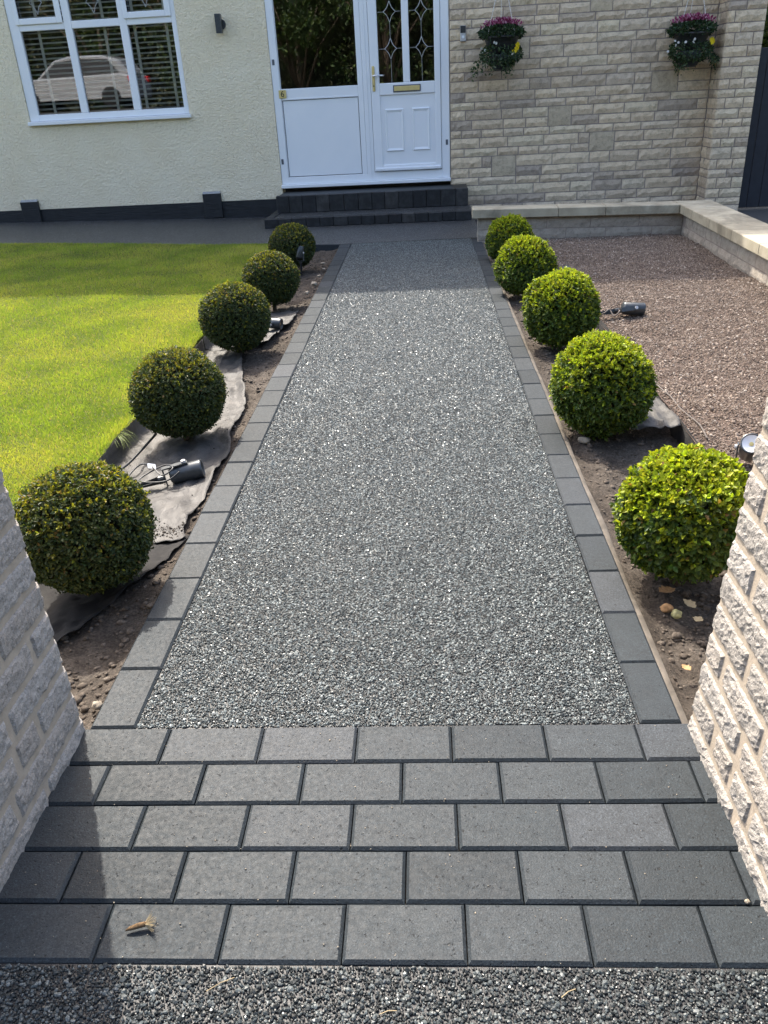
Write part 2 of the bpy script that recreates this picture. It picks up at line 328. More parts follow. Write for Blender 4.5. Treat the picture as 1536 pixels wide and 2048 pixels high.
def scatter_gn(name, P, scl, rot, mat, subdiv=2, smooth=True, parent=None):
    me = bpy.data.meshes.new(name); me.vertices.add(len(P)); me.vertices.foreach_set('co', np.asarray(P, np.float32).ravel())
    a = me.attributes.new('scl', 'FLOAT_VECTOR', 'POINT'); a.data.foreach_set('vector', np.asarray(scl, np.float32).ravel())
    a = me.attributes.new('rot', 'FLOAT_VECTOR', 'POINT'); a.data.foreach_set('vector', np.asarray(rot, np.float32).ravel())
    me.materials.append(MT[mat]); o = obj(name, me, parent)
    g = bpy.data.node_groups.new(name, 'GeometryNodeTree')
    g.interface.new_socket('Geometry', in_out='INPUT', socket_type='NodeSocketGeometry'); g.interface.new_socket('Geometry', in_out='OUTPUT', socket_type='NodeSocketGeometry')
    N = g.nodes.new; gi = N('NodeGroupInput'); go = N('NodeGroupOutput')
    ic = N('GeometryNodeMeshIcoSphere'); ic.inputs['Subdivisions'].default_value = subdiv; ic.inputs['Radius'].default_value = 1.0
    ss = N('GeometryNodeSetShadeSmooth'); ss.inputs['Shade Smooth'].default_value = smooth
    sm = N('GeometryNodeSetMaterial'); sm.inputs['Material'].default_value = MT[mat]
    ip = N('GeometryNodeInstanceOnPoints')
    na = N('GeometryNodeInputNamedAttribute'); na.data_type = 'FLOAT_VECTOR'; na.inputs[0].default_value = 'scl'
    nr = N('GeometryNodeInputNamedAttribute'); nr.data_type = 'FLOAT_VECTOR'; nr.inputs[0].default_value = 'rot'
    er = N('FunctionNodeEulerToRotation'); Lk = g.links.new
    Lk(ic.outputs[0], ss.inputs[0]); Lk(ss.outputs[0], sm.inputs[0]); Lk(sm.outputs[0], ip.inputs['Instance']); Lk(gi.outputs[0], ip.inputs['Points'])
    Lk(na.outputs[0], ip.inputs['Scale']); Lk(nr.outputs[0], er.inputs[0]); Lk(er.outputs[0], ip.inputs['Rotation']); Lk(ip.outputs[0], go.inputs[0])
    md = o.modifiers.new('scatter', 'NODES'); md.node_group = g
    return o
def jitter_grid(x0, x1, y0, y1, s, j=0.33):
    nx = max(1, int((x1 - x0) / s)); ny = max(1, int((y1 - y0) / (s * 0.88)))
    X, Y = np.meshgrid(x0 + (np.arange(nx) + 0.5) * (x1 - x0) / nx, y0 + (np.arange(ny) + 0.5) * (y1 - y0) / ny)
    X = X + (np.arange(ny)[:, None] % 2 - 0.5) * 0.5 * s
    X = X + rng.uniform(-j, j, X.shape) * s; Y = Y + rng.uniform(-j, j, Y.shape) * s
    return X.ravel(), Y.ravel()

# ------------------------------------------------------------------ layout numbers (metres; x across the path, y along it)
PL, PR = -0.735, 0.483            # inner edges of the path
BL, BR = -0.852, 0.582            # outer edges of its block borders
Y0, Y1 = 0.886, 1.487             # block threshold between the gate pillars
YE = 8.56                          # end of the path borders
HA = R(-1.29); HO = Vector((-1.5, 11.0, 0))
def hw(u, v, z=0):                 # house-local to world
    return Vector((HO.x + u * math.cos(HA) - v * math.sin(HA), HO.y + u * math.sin(HA) + v * math.cos(HA), z))
def rise(x): return max(0.0, -2.2 - x) * 0.020
def kerb_y(x): return 8.575 + (-0.80 - x) * 0.168   # front edge of the resin strip along the lawn

# ------------------------------------------------------------------ setting
g = grid_sheet('ground', 'ground', [-400, -40, -12, -8, 8, 12, 40, 400], [-400, -40, -14, -9, 14, 40, 400], lambda x, y: -0.2)
road = grid_sheet('road', 'asphalt', [-60, 0, 60], [-8.0, -4, -1.4], lambda x, y: -0.05)
# resin path sheets under the stones
path = grid_sheet('resin_path', 'resin_bed', [PL, 0, PR], [Y1 - 0.001, 4, YE + 0.05], lambda x, y: -0.006)
def resin_stones(parent, areas, mat):
    X = []; Y_ = []; S_ = []
    for (x0, x1, y0, y1, sp_) in areas:
        a_, b_ = jitter_grid(x0, x1, y0, y1, sp_, 0.42); X.append(a_); Y_.append(b_); S_.append(np.full(len(a_), sp_ / 0.0068))
    X = np.concatenate(X); Y_ = np.concatenate(Y_); S_ = np.concatenate(S_)[:, None]; n = len(X)
    sc = np.clip(rng.lognormal(-5.64, 0.34, (n, 1)), 0.0017, 0.0068) * S_ * rng.uniform(0.6, 1.4, (n, 3)); sc[:, 2] *= 0.8
    st = scatter_gn('resin_aggregate', np.stack([X, Y_, -0.0034 - 0.2 * sc[:, 2] + rng.uniform(-0.0010, 0.0008, n)], 1), sc, rng.uniform(-0.5, 0.5, (n, 3)) + np.array([0, 0, 1]) * rng.uniform(0, 6.28, (n, 1)), mat, 1, False, parent); st['kind'] = 'stuff'
resin_stones(path, [(PL + 0.002, PR - 0.002, Y1 + 0.003, 3.2, 0.0048), (PL + 0.002, PR - 0.002, 3.2, YE + 0.05, 0.0057)], 'pebble_path')
fore = grid_sheet('resin_forecourt', 'resin_bed', [-2.6, -0.9, 0, 0.7, 2.4], [-1.4, 0, Y0 + 0.001], lambda x, y: -0.006)
resin_stones(fore, [(-1.45, 1.15, 0.35, Y0 - 0.003, 0.0052)], 'pebble')
# resin strip in front of the house (drawn stones by material: too far to tell apart)
V = []; F = []
xs = [-8.0, -6, -5, -4, -3, -2.2, -1.5, -0.85, 0.0, 0.6]
for x in xs: V += [(x, kerb_y(x) if x <= -0.85 else YE + 0.05, rise(x) + 0.001), (x, 11.3 + 0.02 * -x, rise(x) + 0.001)]
for i in range(len(xs) - 1): F.append((2 * i, 2 * i + 2, 2 * i + 3, 2 * i + 1))
strip = obj('resin_strip', mesh('resin_strip', V, F, False, 'resin_far')); strip['kind'] = 'structure'
patio = grid_sheet('side_patio', 'asphalt', [0.6, 3, 7], [8.5, 10, 12.5], lambda x, y: -0.14)

# block threshold
def block_mesh(L, D, c=0.0058, h=0.05):
    a, b = L / 2, D / 2
    V = [(-a, -b, -h), (a, -b, -h), (a, b, -h), (-a, b, -h), (-a, -b, -c), (a, -b, -c), (a, b, -c), (-a, b, -c),
         (-a + c, -b + c, 0), (a - c, -b + c, 0), (a - c, b - c, 0), (-a + c, b - c, 0)]
    F = [(8, 9, 10, 11)]
    for i in range(4):
        j = (i + 1) % 4; F += [(i, j, j + 4, i + 4), (i + 4, j + 4, j + 8, i + 8)]
    return mesh('block', V, F, False, 'block')
paving = grid_sheet('block_paving', 'haunch', [BL - 0.02, 0, BR + 0.02], [Y0 - 0.002, 1.2, Y1 + 0.002], lambda x, y: -0.03)
rowj = [(-0.624, -0.397, -0.176, 0.046, 0.263, 0.474), (-0.732, -0.51, -0.287, -0.065, 0.157, 0.366, 0.572), (-0.631, -0.403, -0.179, 0.041, 0.259, 0.474),
        (-0.753, -0.528, -0.299, -0.076, 0.14, 0.355, 0.562), (-0.644, -0.414, -0.187, 0.037, 0.255, 0.47)]
cd = (Y1 - Y0) / 5
def put_block(parent, x0, x1, y0, y1):
    j = 0.0026
    o = obj('block', block_mesh(x1 - x0 - j, y1 - y0 - j), parent, ((x0 + x1) / 2, (y0 + y1) / 2, random.uniform(-0.001, 0.0015) + 0.002),
            (random.gauss(0, 0.003), random.gauss(0, 0.003), random.gauss(0, 0.003)))
    return o
for i, js in enumerate(rowj):
    e = [-0.875 if i < 2 else -0.87] + list(js) + [0.60]
    for a, b in zip(e[:-1], e[1:]): put_block(paving, a, b, Y0 + i * cd, Y0 + (i + 1) * cd)
# path borders
for nm, xa, xb, pitch in (('border_left', BL, PL, 0.2285), ('border_right', PR, BR, 0.2263)):
    bd = grid_sheet(nm, 'haunch', [xa + 0.003, xb - 0.003], [Y1 + 0.003, YE], lambda x, y: -0.03)
    y = Y1
    while y < YE - 0.05:
        y2 = min(y + pitch, YE); dx = random.gauss(0, 0.0012); put_block(bd, xa + dx, xb + dx, y, y2); y = y2
# low edging along the lawn side of the house strip
ed = MB()
for i in range(26):
    x0 = -0.86 - i * 0.245; x1 = x0 - 0.243
    ed.add([(x0, kerb_y(x0) - 0.05, rise(x0) - 0.12), (x1, kerb_y(x1) - 0.05, rise(x1) - 0.12), (x1, kerb_y(x1), rise(x1) - 0.12), (x0, kerb_y(x0), rise(x0) - 0.12),
            (x0, kerb_y(x0) - 0.05, rise(x0) + 0.003), (x1, kerb_y(x1) - 0.05, rise(x1) + 0.003), (x1, kerb_y(x1), rise(x1) + 0.003), (x0, kerb_y(x0), rise(x0) + 0.003)],
           [(0, 1, 2, 3), (4, 7, 6, 5), (0, 4, 5, 1), (1, 5, 6, 2), (2, 6, 7, 3), (3, 7, 4, 0)])
ek = ed.build('strip_kerb', 'block'); ek['kind'] = 'structure'

# left bed, haunch, right bed
def bed_z(x, y): return -0.052 + 0.022 * fbm(x * 3.1, y * 3.1, 3, 3) + 0.016 * fbm(x * 16, y * 16, 1, 4)
def left_z(x, y):
    t = min(1, max(0, (x + 0.98) / 0.12)); s = min(1, max(0, (-1.0 - x) / 0.3)); return bed_z(x, y) * (1 - 0.45 * t) - 0.006 - 0.028 * s
sl = grid_sheet('soil_bed_left', 'soil', list(np.linspace(-1.50, BL + 0.004, 30)), list(np.linspace(1.3, 8.8, 300)), left_z)
def right_z(x, y):
    t = min(1, max(0, (0.68 - x) / 0.10)); return bed_z(x + 7, y) * (1 - 0.5 * t) + 0.018 * math.exp(-((x - 0.70) / 0.035) ** 2) - 0.004
sr = grid_sheet('soil_bed_right', 'soil', list(np.linspace(BR - 0.004, 1.13, 28)), list(np.linspace(1.3, 8.5, 290)), right_z)
V = []; F = []
for i, y in enumerate(np.linspace(1.40, 8.4, 120)):
    w = 0.026 + 0.012 * fbm(y * 2.2, 4, 0, 3)
    V += [(BR - 0.003, y, -0.005), (BR + w * 0.6, y, -0.008), (BR + w + 0.006, y, -0.045)]
    if i: b = 3 * i; F += [(b - 3, b - 2, b + 1, b), (b - 2, b - 1, b + 2, b + 1)]
hb = obj('border_haunch', mesh('border_haunch', V, F, True, 'haunch')); hb['kind'] = 'structure'
for nm, par, xa, xb, zf, cnt in (('soil_clods', sl, -1.42, BL - 0.01, left_z, 5200), ('soil_clods', sr, BR + 0.04, 1.08, right_z, 5200)):
    X = rng.uniform(xa, xb, cnt); Yv = 1.35 + 7.1 * rng.uniform(0, 1, cnt) ** 1.5
    Z = np.array([zf(a, b) for a, b in zip(X, Yv)])
    o = rocks(nm, np.stack([X, Yv, Z + 0.001], 1), np.clip(rng.lognormal(-5.35, 0.55, cnt), 0.002, 0.016), 'clod', par); o['kind'] = 'stuff'

# gravel area
def grav_z(x, y): return 0.004 + 0.014 * fbm(x * 1.3, y * 1.3, 9, 3) + 0.010 * fbm(x * 5, y * 5, 4, 3)
gv = grid_sheet('gravel_area', 'gravel_ground', list(np.linspace(1.10, 2.60, 30)), list(np.linspace(1.6, 8.45, 130)), grav_z)
fx, fy = jitter_grid(1.11, 2.56, 2.3, 8.36, 0.0084, 0.6)
n = len(fx); fz = np.array([grav_z(a, b) for a, b in zip(fx, fy)]); s0 = np.clip(rng.lognormal(-5.68, 0.42, (n, 1)), 0.0018, 0.010)
st = scatter_gn('gravel_chips', np.stack([fx, fy, fz + rng.uniform(-0.001, 0.004, n)], 1), s0 * rng.uniform(0.5, 1.25, (n, 3)), rng.uniform(0, 6.28, (n, 3)), 'gravel', 1, False, gv); st['kind'] = 'stuff'

# lawn
def lawn_edge(y): return -1.412 + 0.018 * fbm(0.3, y * 1.7, 2, 3)
def lawn_z(x, y): return 0.030 + rise(x) + 0.016 * fbm(x * 0.7, y * 0.7, 5, 3)
V = []; F = []; ys = np.linspace(1.5, 9.9, 120); us = np.linspace(0, 1, 40)
for y in ys:
    xe = lawn_edge(y); top = []
    for u in us:
        x = xe - 6.4 * u ** 1.4; yy = min(y, kerb_y(x) - 0.055); V.append((x, yy, lawn_z(x, yy)))
    V.append((xe + 0.006, min(y, kerb_y(xe) - 0.055), -0.10))
k2 = len(us) + 1
for j in range(len(ys) - 1):
    for i in range(len(us) - 1): F.append((j * k2 + i, (j + 1) * k2 + i, (j + 1) * k2 + i + 1, j * k2 + i + 1))
    F.append((j * k2 + len(us), (j + 1) * k2 + len(us), (j + 1) * k2, j * k2))
lawn = obj('lawn', mesh('lawn', V, F, True, 'turf')); lawn['kind'] = 'structure'
def grass():
    n = 520000
    Yg = 2.2 + 7.6 * rng.uniform(0, 1, n) ** 1.25; Xg = -1.40 - rng.uniform(0, 1, n) ** 1.15 * (1.05 + Yg * 0.52)
    ky = 8.575 + (-0.80 - Xg) * 0.168 - 0.058
    ok = (Yg < ky); Xg = Xg[ok]; Yg = Yg[ok]; n = len(Xg)
    xe = np.interp(Yg, ys, [lawn_edge(v) for v in ys]); ok = Xg < xe + 0.006; Xg = Xg[ok]; Yg = Yg[ok]; n = len(Xg)
    gx = np.linspace(-8, -1.3, 60); gy = np.linspace(2, 10, 70); T = np.array([[lawn_z(a, b) for a in gx] for b in gy])
    PT = np.array([[fbm(a * 1.3, b * 1.3, 7, 4) for a in gx] for b in gy]); PT2 = np.array([[fbm(a * 3.4, b * 3.4, 17, 4) for a in gx] for b in gy])
    ix = np.clip(((Xg - gx[0]) / (gx[1] - gx[0])), 0, 58.999); iy = np.clip(((Yg - gy[0]) / (gy[1] - gy[0])), 0, 68.999)
    def bil(A):
        a = ix.astype(int); b = iy.astype(int); u = ix - a; v = iy - b
        return A[b, a] * (1 - u) * (1 - v) + A[b, a + 1] * u * (1 - v) + A[b + 1, a] * (1 - u) * v + A[b + 1, a + 1] * u * v
    Z = bil(T); pt = bil(PT); p2 = bil(PT2)
    h = rng.uniform(0.009, 0.024, n) * (1 + 0.4 * p2); edge = Xg > np.interp(Yg, ys, [lawn_edge(v) for v in ys]) - 0.05
    h = np.where(edge, h * rng.uniform(0.9, 2.0, n), h)
    a = rng.uniform(0, 6.28, n); w = rng.uniform(0.0010, 0.0019, n) * (1 + Yg * 0.09); la = rng.uniform(0, 6.28, n); ln = h * rng.uniform(0.15, 0.95, n)
    P = np.stack([Xg, Yg, Z - 0.002], 1); sd = np.stack([np.cos(a), np.sin(a), 0 * a], 1) * w[:, None]
    tip = P + np.stack([np.cos(la) * ln + np.where(edge, 0.008, 0), np.sin(la) * ln, h], 1)
    V = np.stack([P - sd, P + sd, tip], 1).reshape(-1, 3); F = np.arange(3 * n).reshape(-1, 3)
    base = np.array([0.245, 0.34, 0.055]); dark = np.array([0.14, 0.215, 0.035]); yel = np.array([0.42, 0.435, 0.10]); straw = np.array([0.38, 0.32, 0.15])
    t = np.clip(0.5 + 0.9 * p2 + rng.normal(0, 0.22, n), 0, 1)[:, None]; C = dark * (1 - t) + base * t
    t = np.clip(0.26 + 1.3 * pt + rng.normal(0, 0.22, n), 0, 1)[:, None]; C = C * (1 - 0.75 * t) + yel * 0.75 * t
    C = np.where((rng.uniform(0, 1, n) < 0.08 + 0.16 * np.clip(pt, 0, 1))[:, None], straw, C)
    me = mesh('grass', V, F, False, 'grass'); col_attr(me, C, 3)
    o = obj('grass', me, lawn); o['kind'] = 'stuff'
grass()

# ------------------------------------------------------------------ house
house = tag(empty('house', HO, (0, 0, HA)), 'house front with cream rendered wall, white entrance door and split stone wall', 'house')
def wall_with_holes(name, mat, parent, us, zs, holes, y0, y1):
    """flat wall between depths y0 (front) and y1 (back) with rectangular openings"""
    us = sorted(us); zs = sorted(zs); B = MB()
    def hole(a, b): return any(h[0] - 1e-6 <= a and b <= h[1] + 1e-6 for h in [(0, 0)])
    def inh(u, z): return any(h[0] < u < h[1] and h[2] < z < h[3] for h in holes)
    for i in range(len(us) - 1):
        for j in range(len(zs) - 1):
            if inh((us[i] + us[i + 1]) / 2, (zs[j] + zs[j + 1]) / 2): continue
            a, b, c, d = us[i], us[i + 1], zs[j], zs[j + 1]
            B.add([(a, y0, c), (b, y0, c), (b, y0, d), (a, y0, d)], [(0, 1, 2, 3)]); B.add([(a, y1, c), (b, y1, c), (b, y1, d), (a, y1, d)], [(3, 2, 1, 0)])
    for (a, b, c, d) in holes:
        B.add([(a, y0, c), (a, y1, c), (a, y1, d), (a, y0, d)], [(0, 1, 2, 3)]); B.add([(b, y0, c), (b, y1, c), (b, y1, d), (b, y0, d)], [(3, 2, 1, 0)])
        B.add([(a, y0, c), (b, y0, c), (b, y1, c), (a, y1, c)], [(3, 2, 1, 0)]); B.add([(a, y0, d), (b, y0, d), (b, y1, d), (a, y1, d)], [(0, 1, 2, 3)])
    return B.build(name, mat, parent)
WIN = (-3.395, -1.345, 1.215, 2.76); DOOR = (-0.282, 1.859, 0.30, 2.80); EAVE = 6.16
wall_with_holes('render_wall', 'render', house, [-6.6, WIN[0], WIN[1], DOOR[0], DOOR[1]], [0.205, DOOR[2], WIN[2], WIN[3], DOOR[3], EAVE], [WIN, (DOOR[0], DOOR[1] + 1e-4, 0.2, DOOR[3])], 0.0, 0.22)
box_obj('plinth', 'plinth', house, -6.6, DOOR[0] - 0.004, -0.006, 0.2, -0.15, 0.212)
for u0 in (-3.755, -1.32):
    v = MB().box(u0, u0 + 0.235, -0.045, 0.0, 0.02, 0.312, 0.004).build('air_vent', 'plinth', house)
    MB().add([(u0 + 0.004, -0.041, 0.3125), (u0 + 0.231, -0.041, 0.3125), (u0 + 0.231, -0.002, 0.336), (u0 + 0.004, -0.002, 0.336)], [(0, 1, 2, 3)]).build('sloping_top', 'ventgrey', v)
# closed shell and dark room behind the glass
sh = MB(); sh.box(-6.6, -6.4, 0.22, 7.0, -0.2, EAVE).box(5.1, 5.3, 0.26, 7.0, -0.2, EAVE).box(-6.4, 5.1, 6.8, 7.0, -0.2, EAVE); sh.build('outer_wall', 'render', house)
rm = MB(); rm.box(-6.39, 5.09, 0.3, 6.79, EAVE - 0.1, EAVE - 0.02).box(-6.39, 5.09, 0.23, 6.79, 0.25, 0.30).box(-0.75, -0.62, 0.24, 6.7, 0.31, EAVE - 0.11).box(2.2, 2.33, 0.28, 6.7, 0.31, EAVE - 0.11).box(-6.39, 5.09, 3.4, 3.5, 0.31, EAVE - 0.11); rm.build('room_lining', 'room', house)
# roof
rf = MB(); t = 0.10
ez, rz_, ey, ry = EAVE + 0.02, EAVE + 1.75, -0.42, 3.5
rf.add([(-7.1, ey, ez), (5.8, ey, ez), (5.8, ry, rz_), (-7.1, ry, rz_), (-7.1, 7.5, ez), (5.8, 7.5, ez), (-7.1, ey, ez - t), (5.8, ey, ez - t), (5.8, ry, rz_ - t), (-7.1, ry, rz_ - t), (-7.1, 7.5, ez - t), (5.8, 7.5, ez - t)],
       [(0, 1, 2, 3), (3, 2, 5, 4), (6, 9, 8, 7), (9, 10, 11, 8), (0, 6, 7, 1), (4, 5, 11, 10), (0, 3, 9, 6), (3, 4, 10, 9), (1, 7, 8, 2), (2, 8, 11, 5)])
roof = rf.build('roof', 'rooftile', house)
gu = MB(); gu.box(-7.1, 5.8, ey + 0.01, ey + 0.03, ez - 0.28, ez - 0.105); gu.box(-7.1, 5.8, ey + 0.035, 0.3, ez - 0.27, ez - 0.25); gu.build('fascia', 'upvc', house)
MB().tube([(-7.1, ey - 0.055, ez - 0.14), (5.8, ey - 0.055, ez - 0.14)], 0.056, 10).build('gutter', 'black', house, True)
for u in (-6.6, 5.3): MB().add([(u, 0.0, EAVE), (u, 7.0, EAVE), (u, 3.5, EAVE + 1.62)], [(0, 1, 2), (2, 1, 0)]).build('gable', 'render', house)

# window ----------------------------------------------------------
def bars(name, mat, parent, lst, y0, y1, c=0.005):
    B = MB()
    for (a, b, c0, d) in lst: B.box(a, b, y0, y1, c0, d, c)
    return B.build(name, mat, parent)
win = bars('window', 'upvc', house, [(-3.392, -3.272, 1.242, 2.757), (-1.408, -1.348, 1.242, 2.757), (-2.717, -2.628, 1.315, 2.69), (-2.042, -1.952, 1.315, 2.69),
     (-3.272, -1.408, 1.242, 1.314), (-3.272, -1.408, 2.69, 2.757)], 0.012, 0.075)
bars('transom', 'upvc', win, [(-3.272, -2.7175, 2.214, 2.285), (-2.6275, -2.0425, 2.214, 2.292), (-1.9515, -1.4085, 2.214, 2.285)], 0.013, 0.074)
for (a, b) in ((-3.300, -2.722), (-1.972, -1.402)):
    bars('opening_sash', 'upvc', win, [(a, a + 0.052, 2.278, 2.725), (b - 0.07, b, 2.278, 2.725), (a + 0.052, b - 0.07, 2.278, 2.344), (a + 0.052, b - 0.07, 2.67, 2.725)], -0.008, 0.0115, 0.006)
panes = [(-3.272, -2.717, 1.314, 2.214), (-2.628, -2.042, 1.314, 2.214), (-1.952, -1.408, 1.314, 2.214), (-3.248, -2.792, 2.344, 2.67), (-2.628, -2.042, 2.292, 2.69), (-1.92, -1.472, 2.344, 2.67)]
for (a, b, c0, d) in panes:
    MB().add([(a - 0.002, 0.045, c0 - 0.002), (b + 0.002, 0.045, c0 - 0.002), (b + 0.002, 0.045, d + 0.002), (a - 0.002, 0.045, d + 0.002)], [(0, 1, 2, 3)]).build('pane', 'glass', win)
def diamond(cx, cz, w, h, y, r=0.0042):
    B = MB(); n = 7
    cor = [(cx, cz + h), (cx + w, cz), (cx, cz - h), (cx - w, cz)]
    for i in range(4):
        p, q = cor[i], cor[(i + 1) % 4]; pts = []
        for t in np.linspace(0, 1, n):
            s = 1 - 0.20 * math.sin(math.pi * t); x = p[0] + (q[0] - p[0]) * t; z = p[1] + (q[1] - p[1]) * t
            pts.append((cx + (x - cx) * s, y, cz + (z - cz) * s))
        B.tube(pts, r, 5)
    return B
for (cx, cz) in ((-3.02, 2.50), (-2.335, 2.475), (-1.70, 2.505)): diamond(cx, cz, 0.075, 0.12, 0.040).build('lead_diamond', 'lead', win)
MB().box(-3.405, -1.325, -0.055, 0.07, 1.197, 1.240, 0.006).build('sill', 'upvc', win)
# blind
bl = tag(empty('venetian_blind', hw(-2.37, 0.15, 1.30), (0, 0, HA)), 'cream slatted blind hanging behind the panes of the cream wall window', 'blind')
slat_me = MB().box(-0.985, 0.985, -0.022, 0.022, -0.0028, 0.0028)
slat_me = mesh('slat', slat_me.V, slat_me.F, False, 'slat')
for i in range(26): obj('slat', slat_me, bl, (0, 0, 0.02 + i * 0.055), (R(random.gauss(20, 0.8)), random.gauss(0, 0.0012), 0))
for u in (-0.72, -0.30, 0.10, 0.47, 0.86):
    bb = MB(); bb.box(u - 0.018, u + 0.018, -0.032, -0.030, 0.0, 1.45); bb.build('ladder_tape', 'tape', bl)
box_obj('head_rail', 'slat', bl, -0.985, 0.985, -0.03, 0.03, 1.44, 1.48)

# entrance --------------------------------------------------------
fr = bars('door_frame', 'upvc', house, [(-0.279, -0.190, 0.374, 2.79), (1.757, 1.857, 0.374, 2.79), (0.822, 0.913, 0.374, 2.70), (-0.190, 0.822, 0.374, 0.458), (0.913, 1.757, 0.374, 0.472), (-0.190, 1.757, 2.70, 2.79)], 0.008, 0.08, 0.004)
MB().box(-0.286, 1.862, -0.035, 0.09, 0.331, 0.3735, 0.006).build('threshold', 'upvc', fr)
MB().box(0.862, 0.872, 0.001, 0.0085, 0.374, 2.70, 0.002).build('mullion_bead', 'upvc', fr)
for (u, z) in ((-0.242, 1.741), (-0.247, 0.644), (1.82, 0.777)): MB().box(u - 0.014, u + 0.014, 0.0035, 0.0085, z - 0.030, z + 0.030, 0.002).build('hinge_cover', 'grey_plate', fr)
sp_ = bars('side_panel', 'upvc', house, [(0.756, 0.8205, 0.459, 2.699), (-0.1885, -0.182, 0.459, 2.699), (-0.182, 0.756, 1.345, 1.452), (-0.182, 0.756, 2.63, 2.699)], 0.014, 0.07, 0.004)
MB().box(-0.182, 0.756, 0.010, 0.03, 1.328, 1.349, 0.004).build('bead', 'upvc', sp_)
MB().box(-0.174, 0.748, 0.024, 0.06, 0.466, 1.322, 0.003).build('panel', 'upvc', sp_)
MB().add([(-0.184, 0.04, 1.450), (0.758, 0.04, 1.450), (0.758, 0.04, 2.632), (-0.184, 0.04, 2.632)], [(0, 1, 2, 3)]).build('pane', 'glass', sp_)
dr = bars('entrance_door', 'upvc', house, [(0.917, 1.021, 0.478, 2.695), (1.682, 1.753, 0.478, 2.695), (1.021, 1.682, 0.478, 0.550), (1.021, 1.682, 1.326, 1.4545), (1.021, 1.682, 2.56, 2.695), (1.308, 1.389, 1.4545, 2.56)], -0.006, 0.06, 0.006)
MB().box(0.930, 1.742, -0.030, -0.004, 0.482, 0.520, 0.008).build('weather_bar', 'upvc', dr)
pn = MB().box(1.020, 1.683, 0.010, 0.05, 0.549, 1.327).build('panel', 'upvc', dr)
for (a, b) in ((1.071, 1.296), (1.401, 1.616)):
    z0, z1 = 0.700, 1.176; e = 0.03; B = MB()
    B.add([(a, 0.0098, z0), (b, 0.0098, z0), (b, 0.0098, z1), (a, 0.0098, z1), (a + e * .35, -0.008, z0 + e * .4), (b - e * .35, -0.008, z0 + e * .4), (b - e * .35, -0.008, z1 - e * .4), (a + e * .35, -0.008, z1 - e * .4),
           (a + e, 0.002, z0 + e * 1.3), (b - e, 0.002, z0 + e * 1.3), (b - e, 0.002, z1 - e * 1.3), (a + e, 0.002, z1 - e * 1.3)],
          [(0, 1, 5, 4), (1, 2, 6, 5), (2, 3, 7, 6), (3, 0, 4, 7), (4, 5, 9, 8), (5, 6, 10, 9), (6, 7, 11, 10), (7, 4, 8, 11), (8, 9, 10, 11)])
    B.build('raised_panel', 'upvc', pn)
for (a, b) in ((1.019, 1.310), (1.387, 1.684)):
    MB().add([(a, 0.03, 1.452), (b, 0.03, 1.452), (b, 0.03, 2.562), (a, 0.03, 2.562)], [(0, 1, 2, 3)]).build('pane', 'glass', dr)
for cx in (1.170, 1.536):
    for cz in (1.812, 2.186): diamond(cx, cz, 0.070, 0.106, 0.024).build('lead_diamond', 'lead', dr)
    B = MB(); x0, x1 = (1.025, 1.304) if cx < 1.3 else (1.394, 1.678)
    for cz in (1.812, 2.186): MB().tube([(x0, 0.026, cz), (cx - 0.07, 0.026, cz)], 0.0022, 4).build('lead_line', 'lead', dr); MB().tube([(cx + 0.07, 0.026, cz), (x1, 0.026, cz)], 0.0022, 4).build('lead_line', 'lead', dr)
    MB().tube([(cx, 0.026, 1.46), (cx, 0.026, 1.706)], 0.0022, 4).build('lead_line', 'lead', dr); MB().tube([(cx, 0.026, 1.918), (cx, 0.026, 2.08)], 0.0022, 4).build('lead_line', 'lead', dr)
lp = MB().box(1.183, 1.515, -0.016, -0.0055, 1.352, 1.428, 0.003).build('letter_plate', 'grey_plate', dr)
MB().box(1.196, 1.502, -0.022, -0.0158, 1.364, 1.416, 0.003).build('letter_flap', 'gold', lp) if False else MB().box(1.196, 1.502, -0.022, -0.0158, 1.364, 1.416, 0.003).build('letter_flap', 'gold', dr)
MB().box(0.937, 0.969, -0.018, -0.0058, 1.371, 1.641, 0.007).build('handle_plate', 'gold', dr)
h = MB(); h.tube([(0.953, -0.016, 1.539), (0.953, -0.055, 1.539)], 0.010, 8); h.tube([(0.949, -0.058, 1.539), (1.0, -0.060, 1.541), (1.083, -0.054, 1.537)], [0.011, 0.010, 0.008], 8); h.build('handle', 'chrome', dr, True)
MB().lathe([(0.008, -0.001), (0.008, 0.004)], 12, Matrix.Translation((0.953, -0.020, 1.43)) @ Matrix.Rotation(R(90), 4, 'X')).build('lock_cylinder', 'anthracite', dr)
def text_mesh(s, size, mat, ext=0.0008):
    c = bpy.data.curves.new('txt', 'FONT'); c.body = s; c.size = size; c.align_x = 'CENTER'; c.align_y = 'CENTER'; c.extrude = ext
    t = bpy.data.objects.new('txt', c); COL.objects.link(t); dg = bpy.context.evaluated_depsgraph_get()
    me = bpy.data.meshes.new_from_object(t.evaluated_get(dg)); me.materials.clear(); me.materials.append(MT[mat]); bpy.data.objects.remove(t); bpy.data.curves.remove(c); return me
pq = tag(empty('house_number_plaque', hw(-0.166, 0.003, 1.397), (0, 0, HA)), 'small square brass plaque with the number 6 beside the door glass', 'plaque')
MB().box(-0.045, 0.045, -0.004, 0.004, -0.044, 0.044, 0.002).build('plate', 'gold', pq)
obj('digit', text_mesh('6', 0.095, 'black'), pq, (0, -0.0055, 0), (R(90), 0, 0))

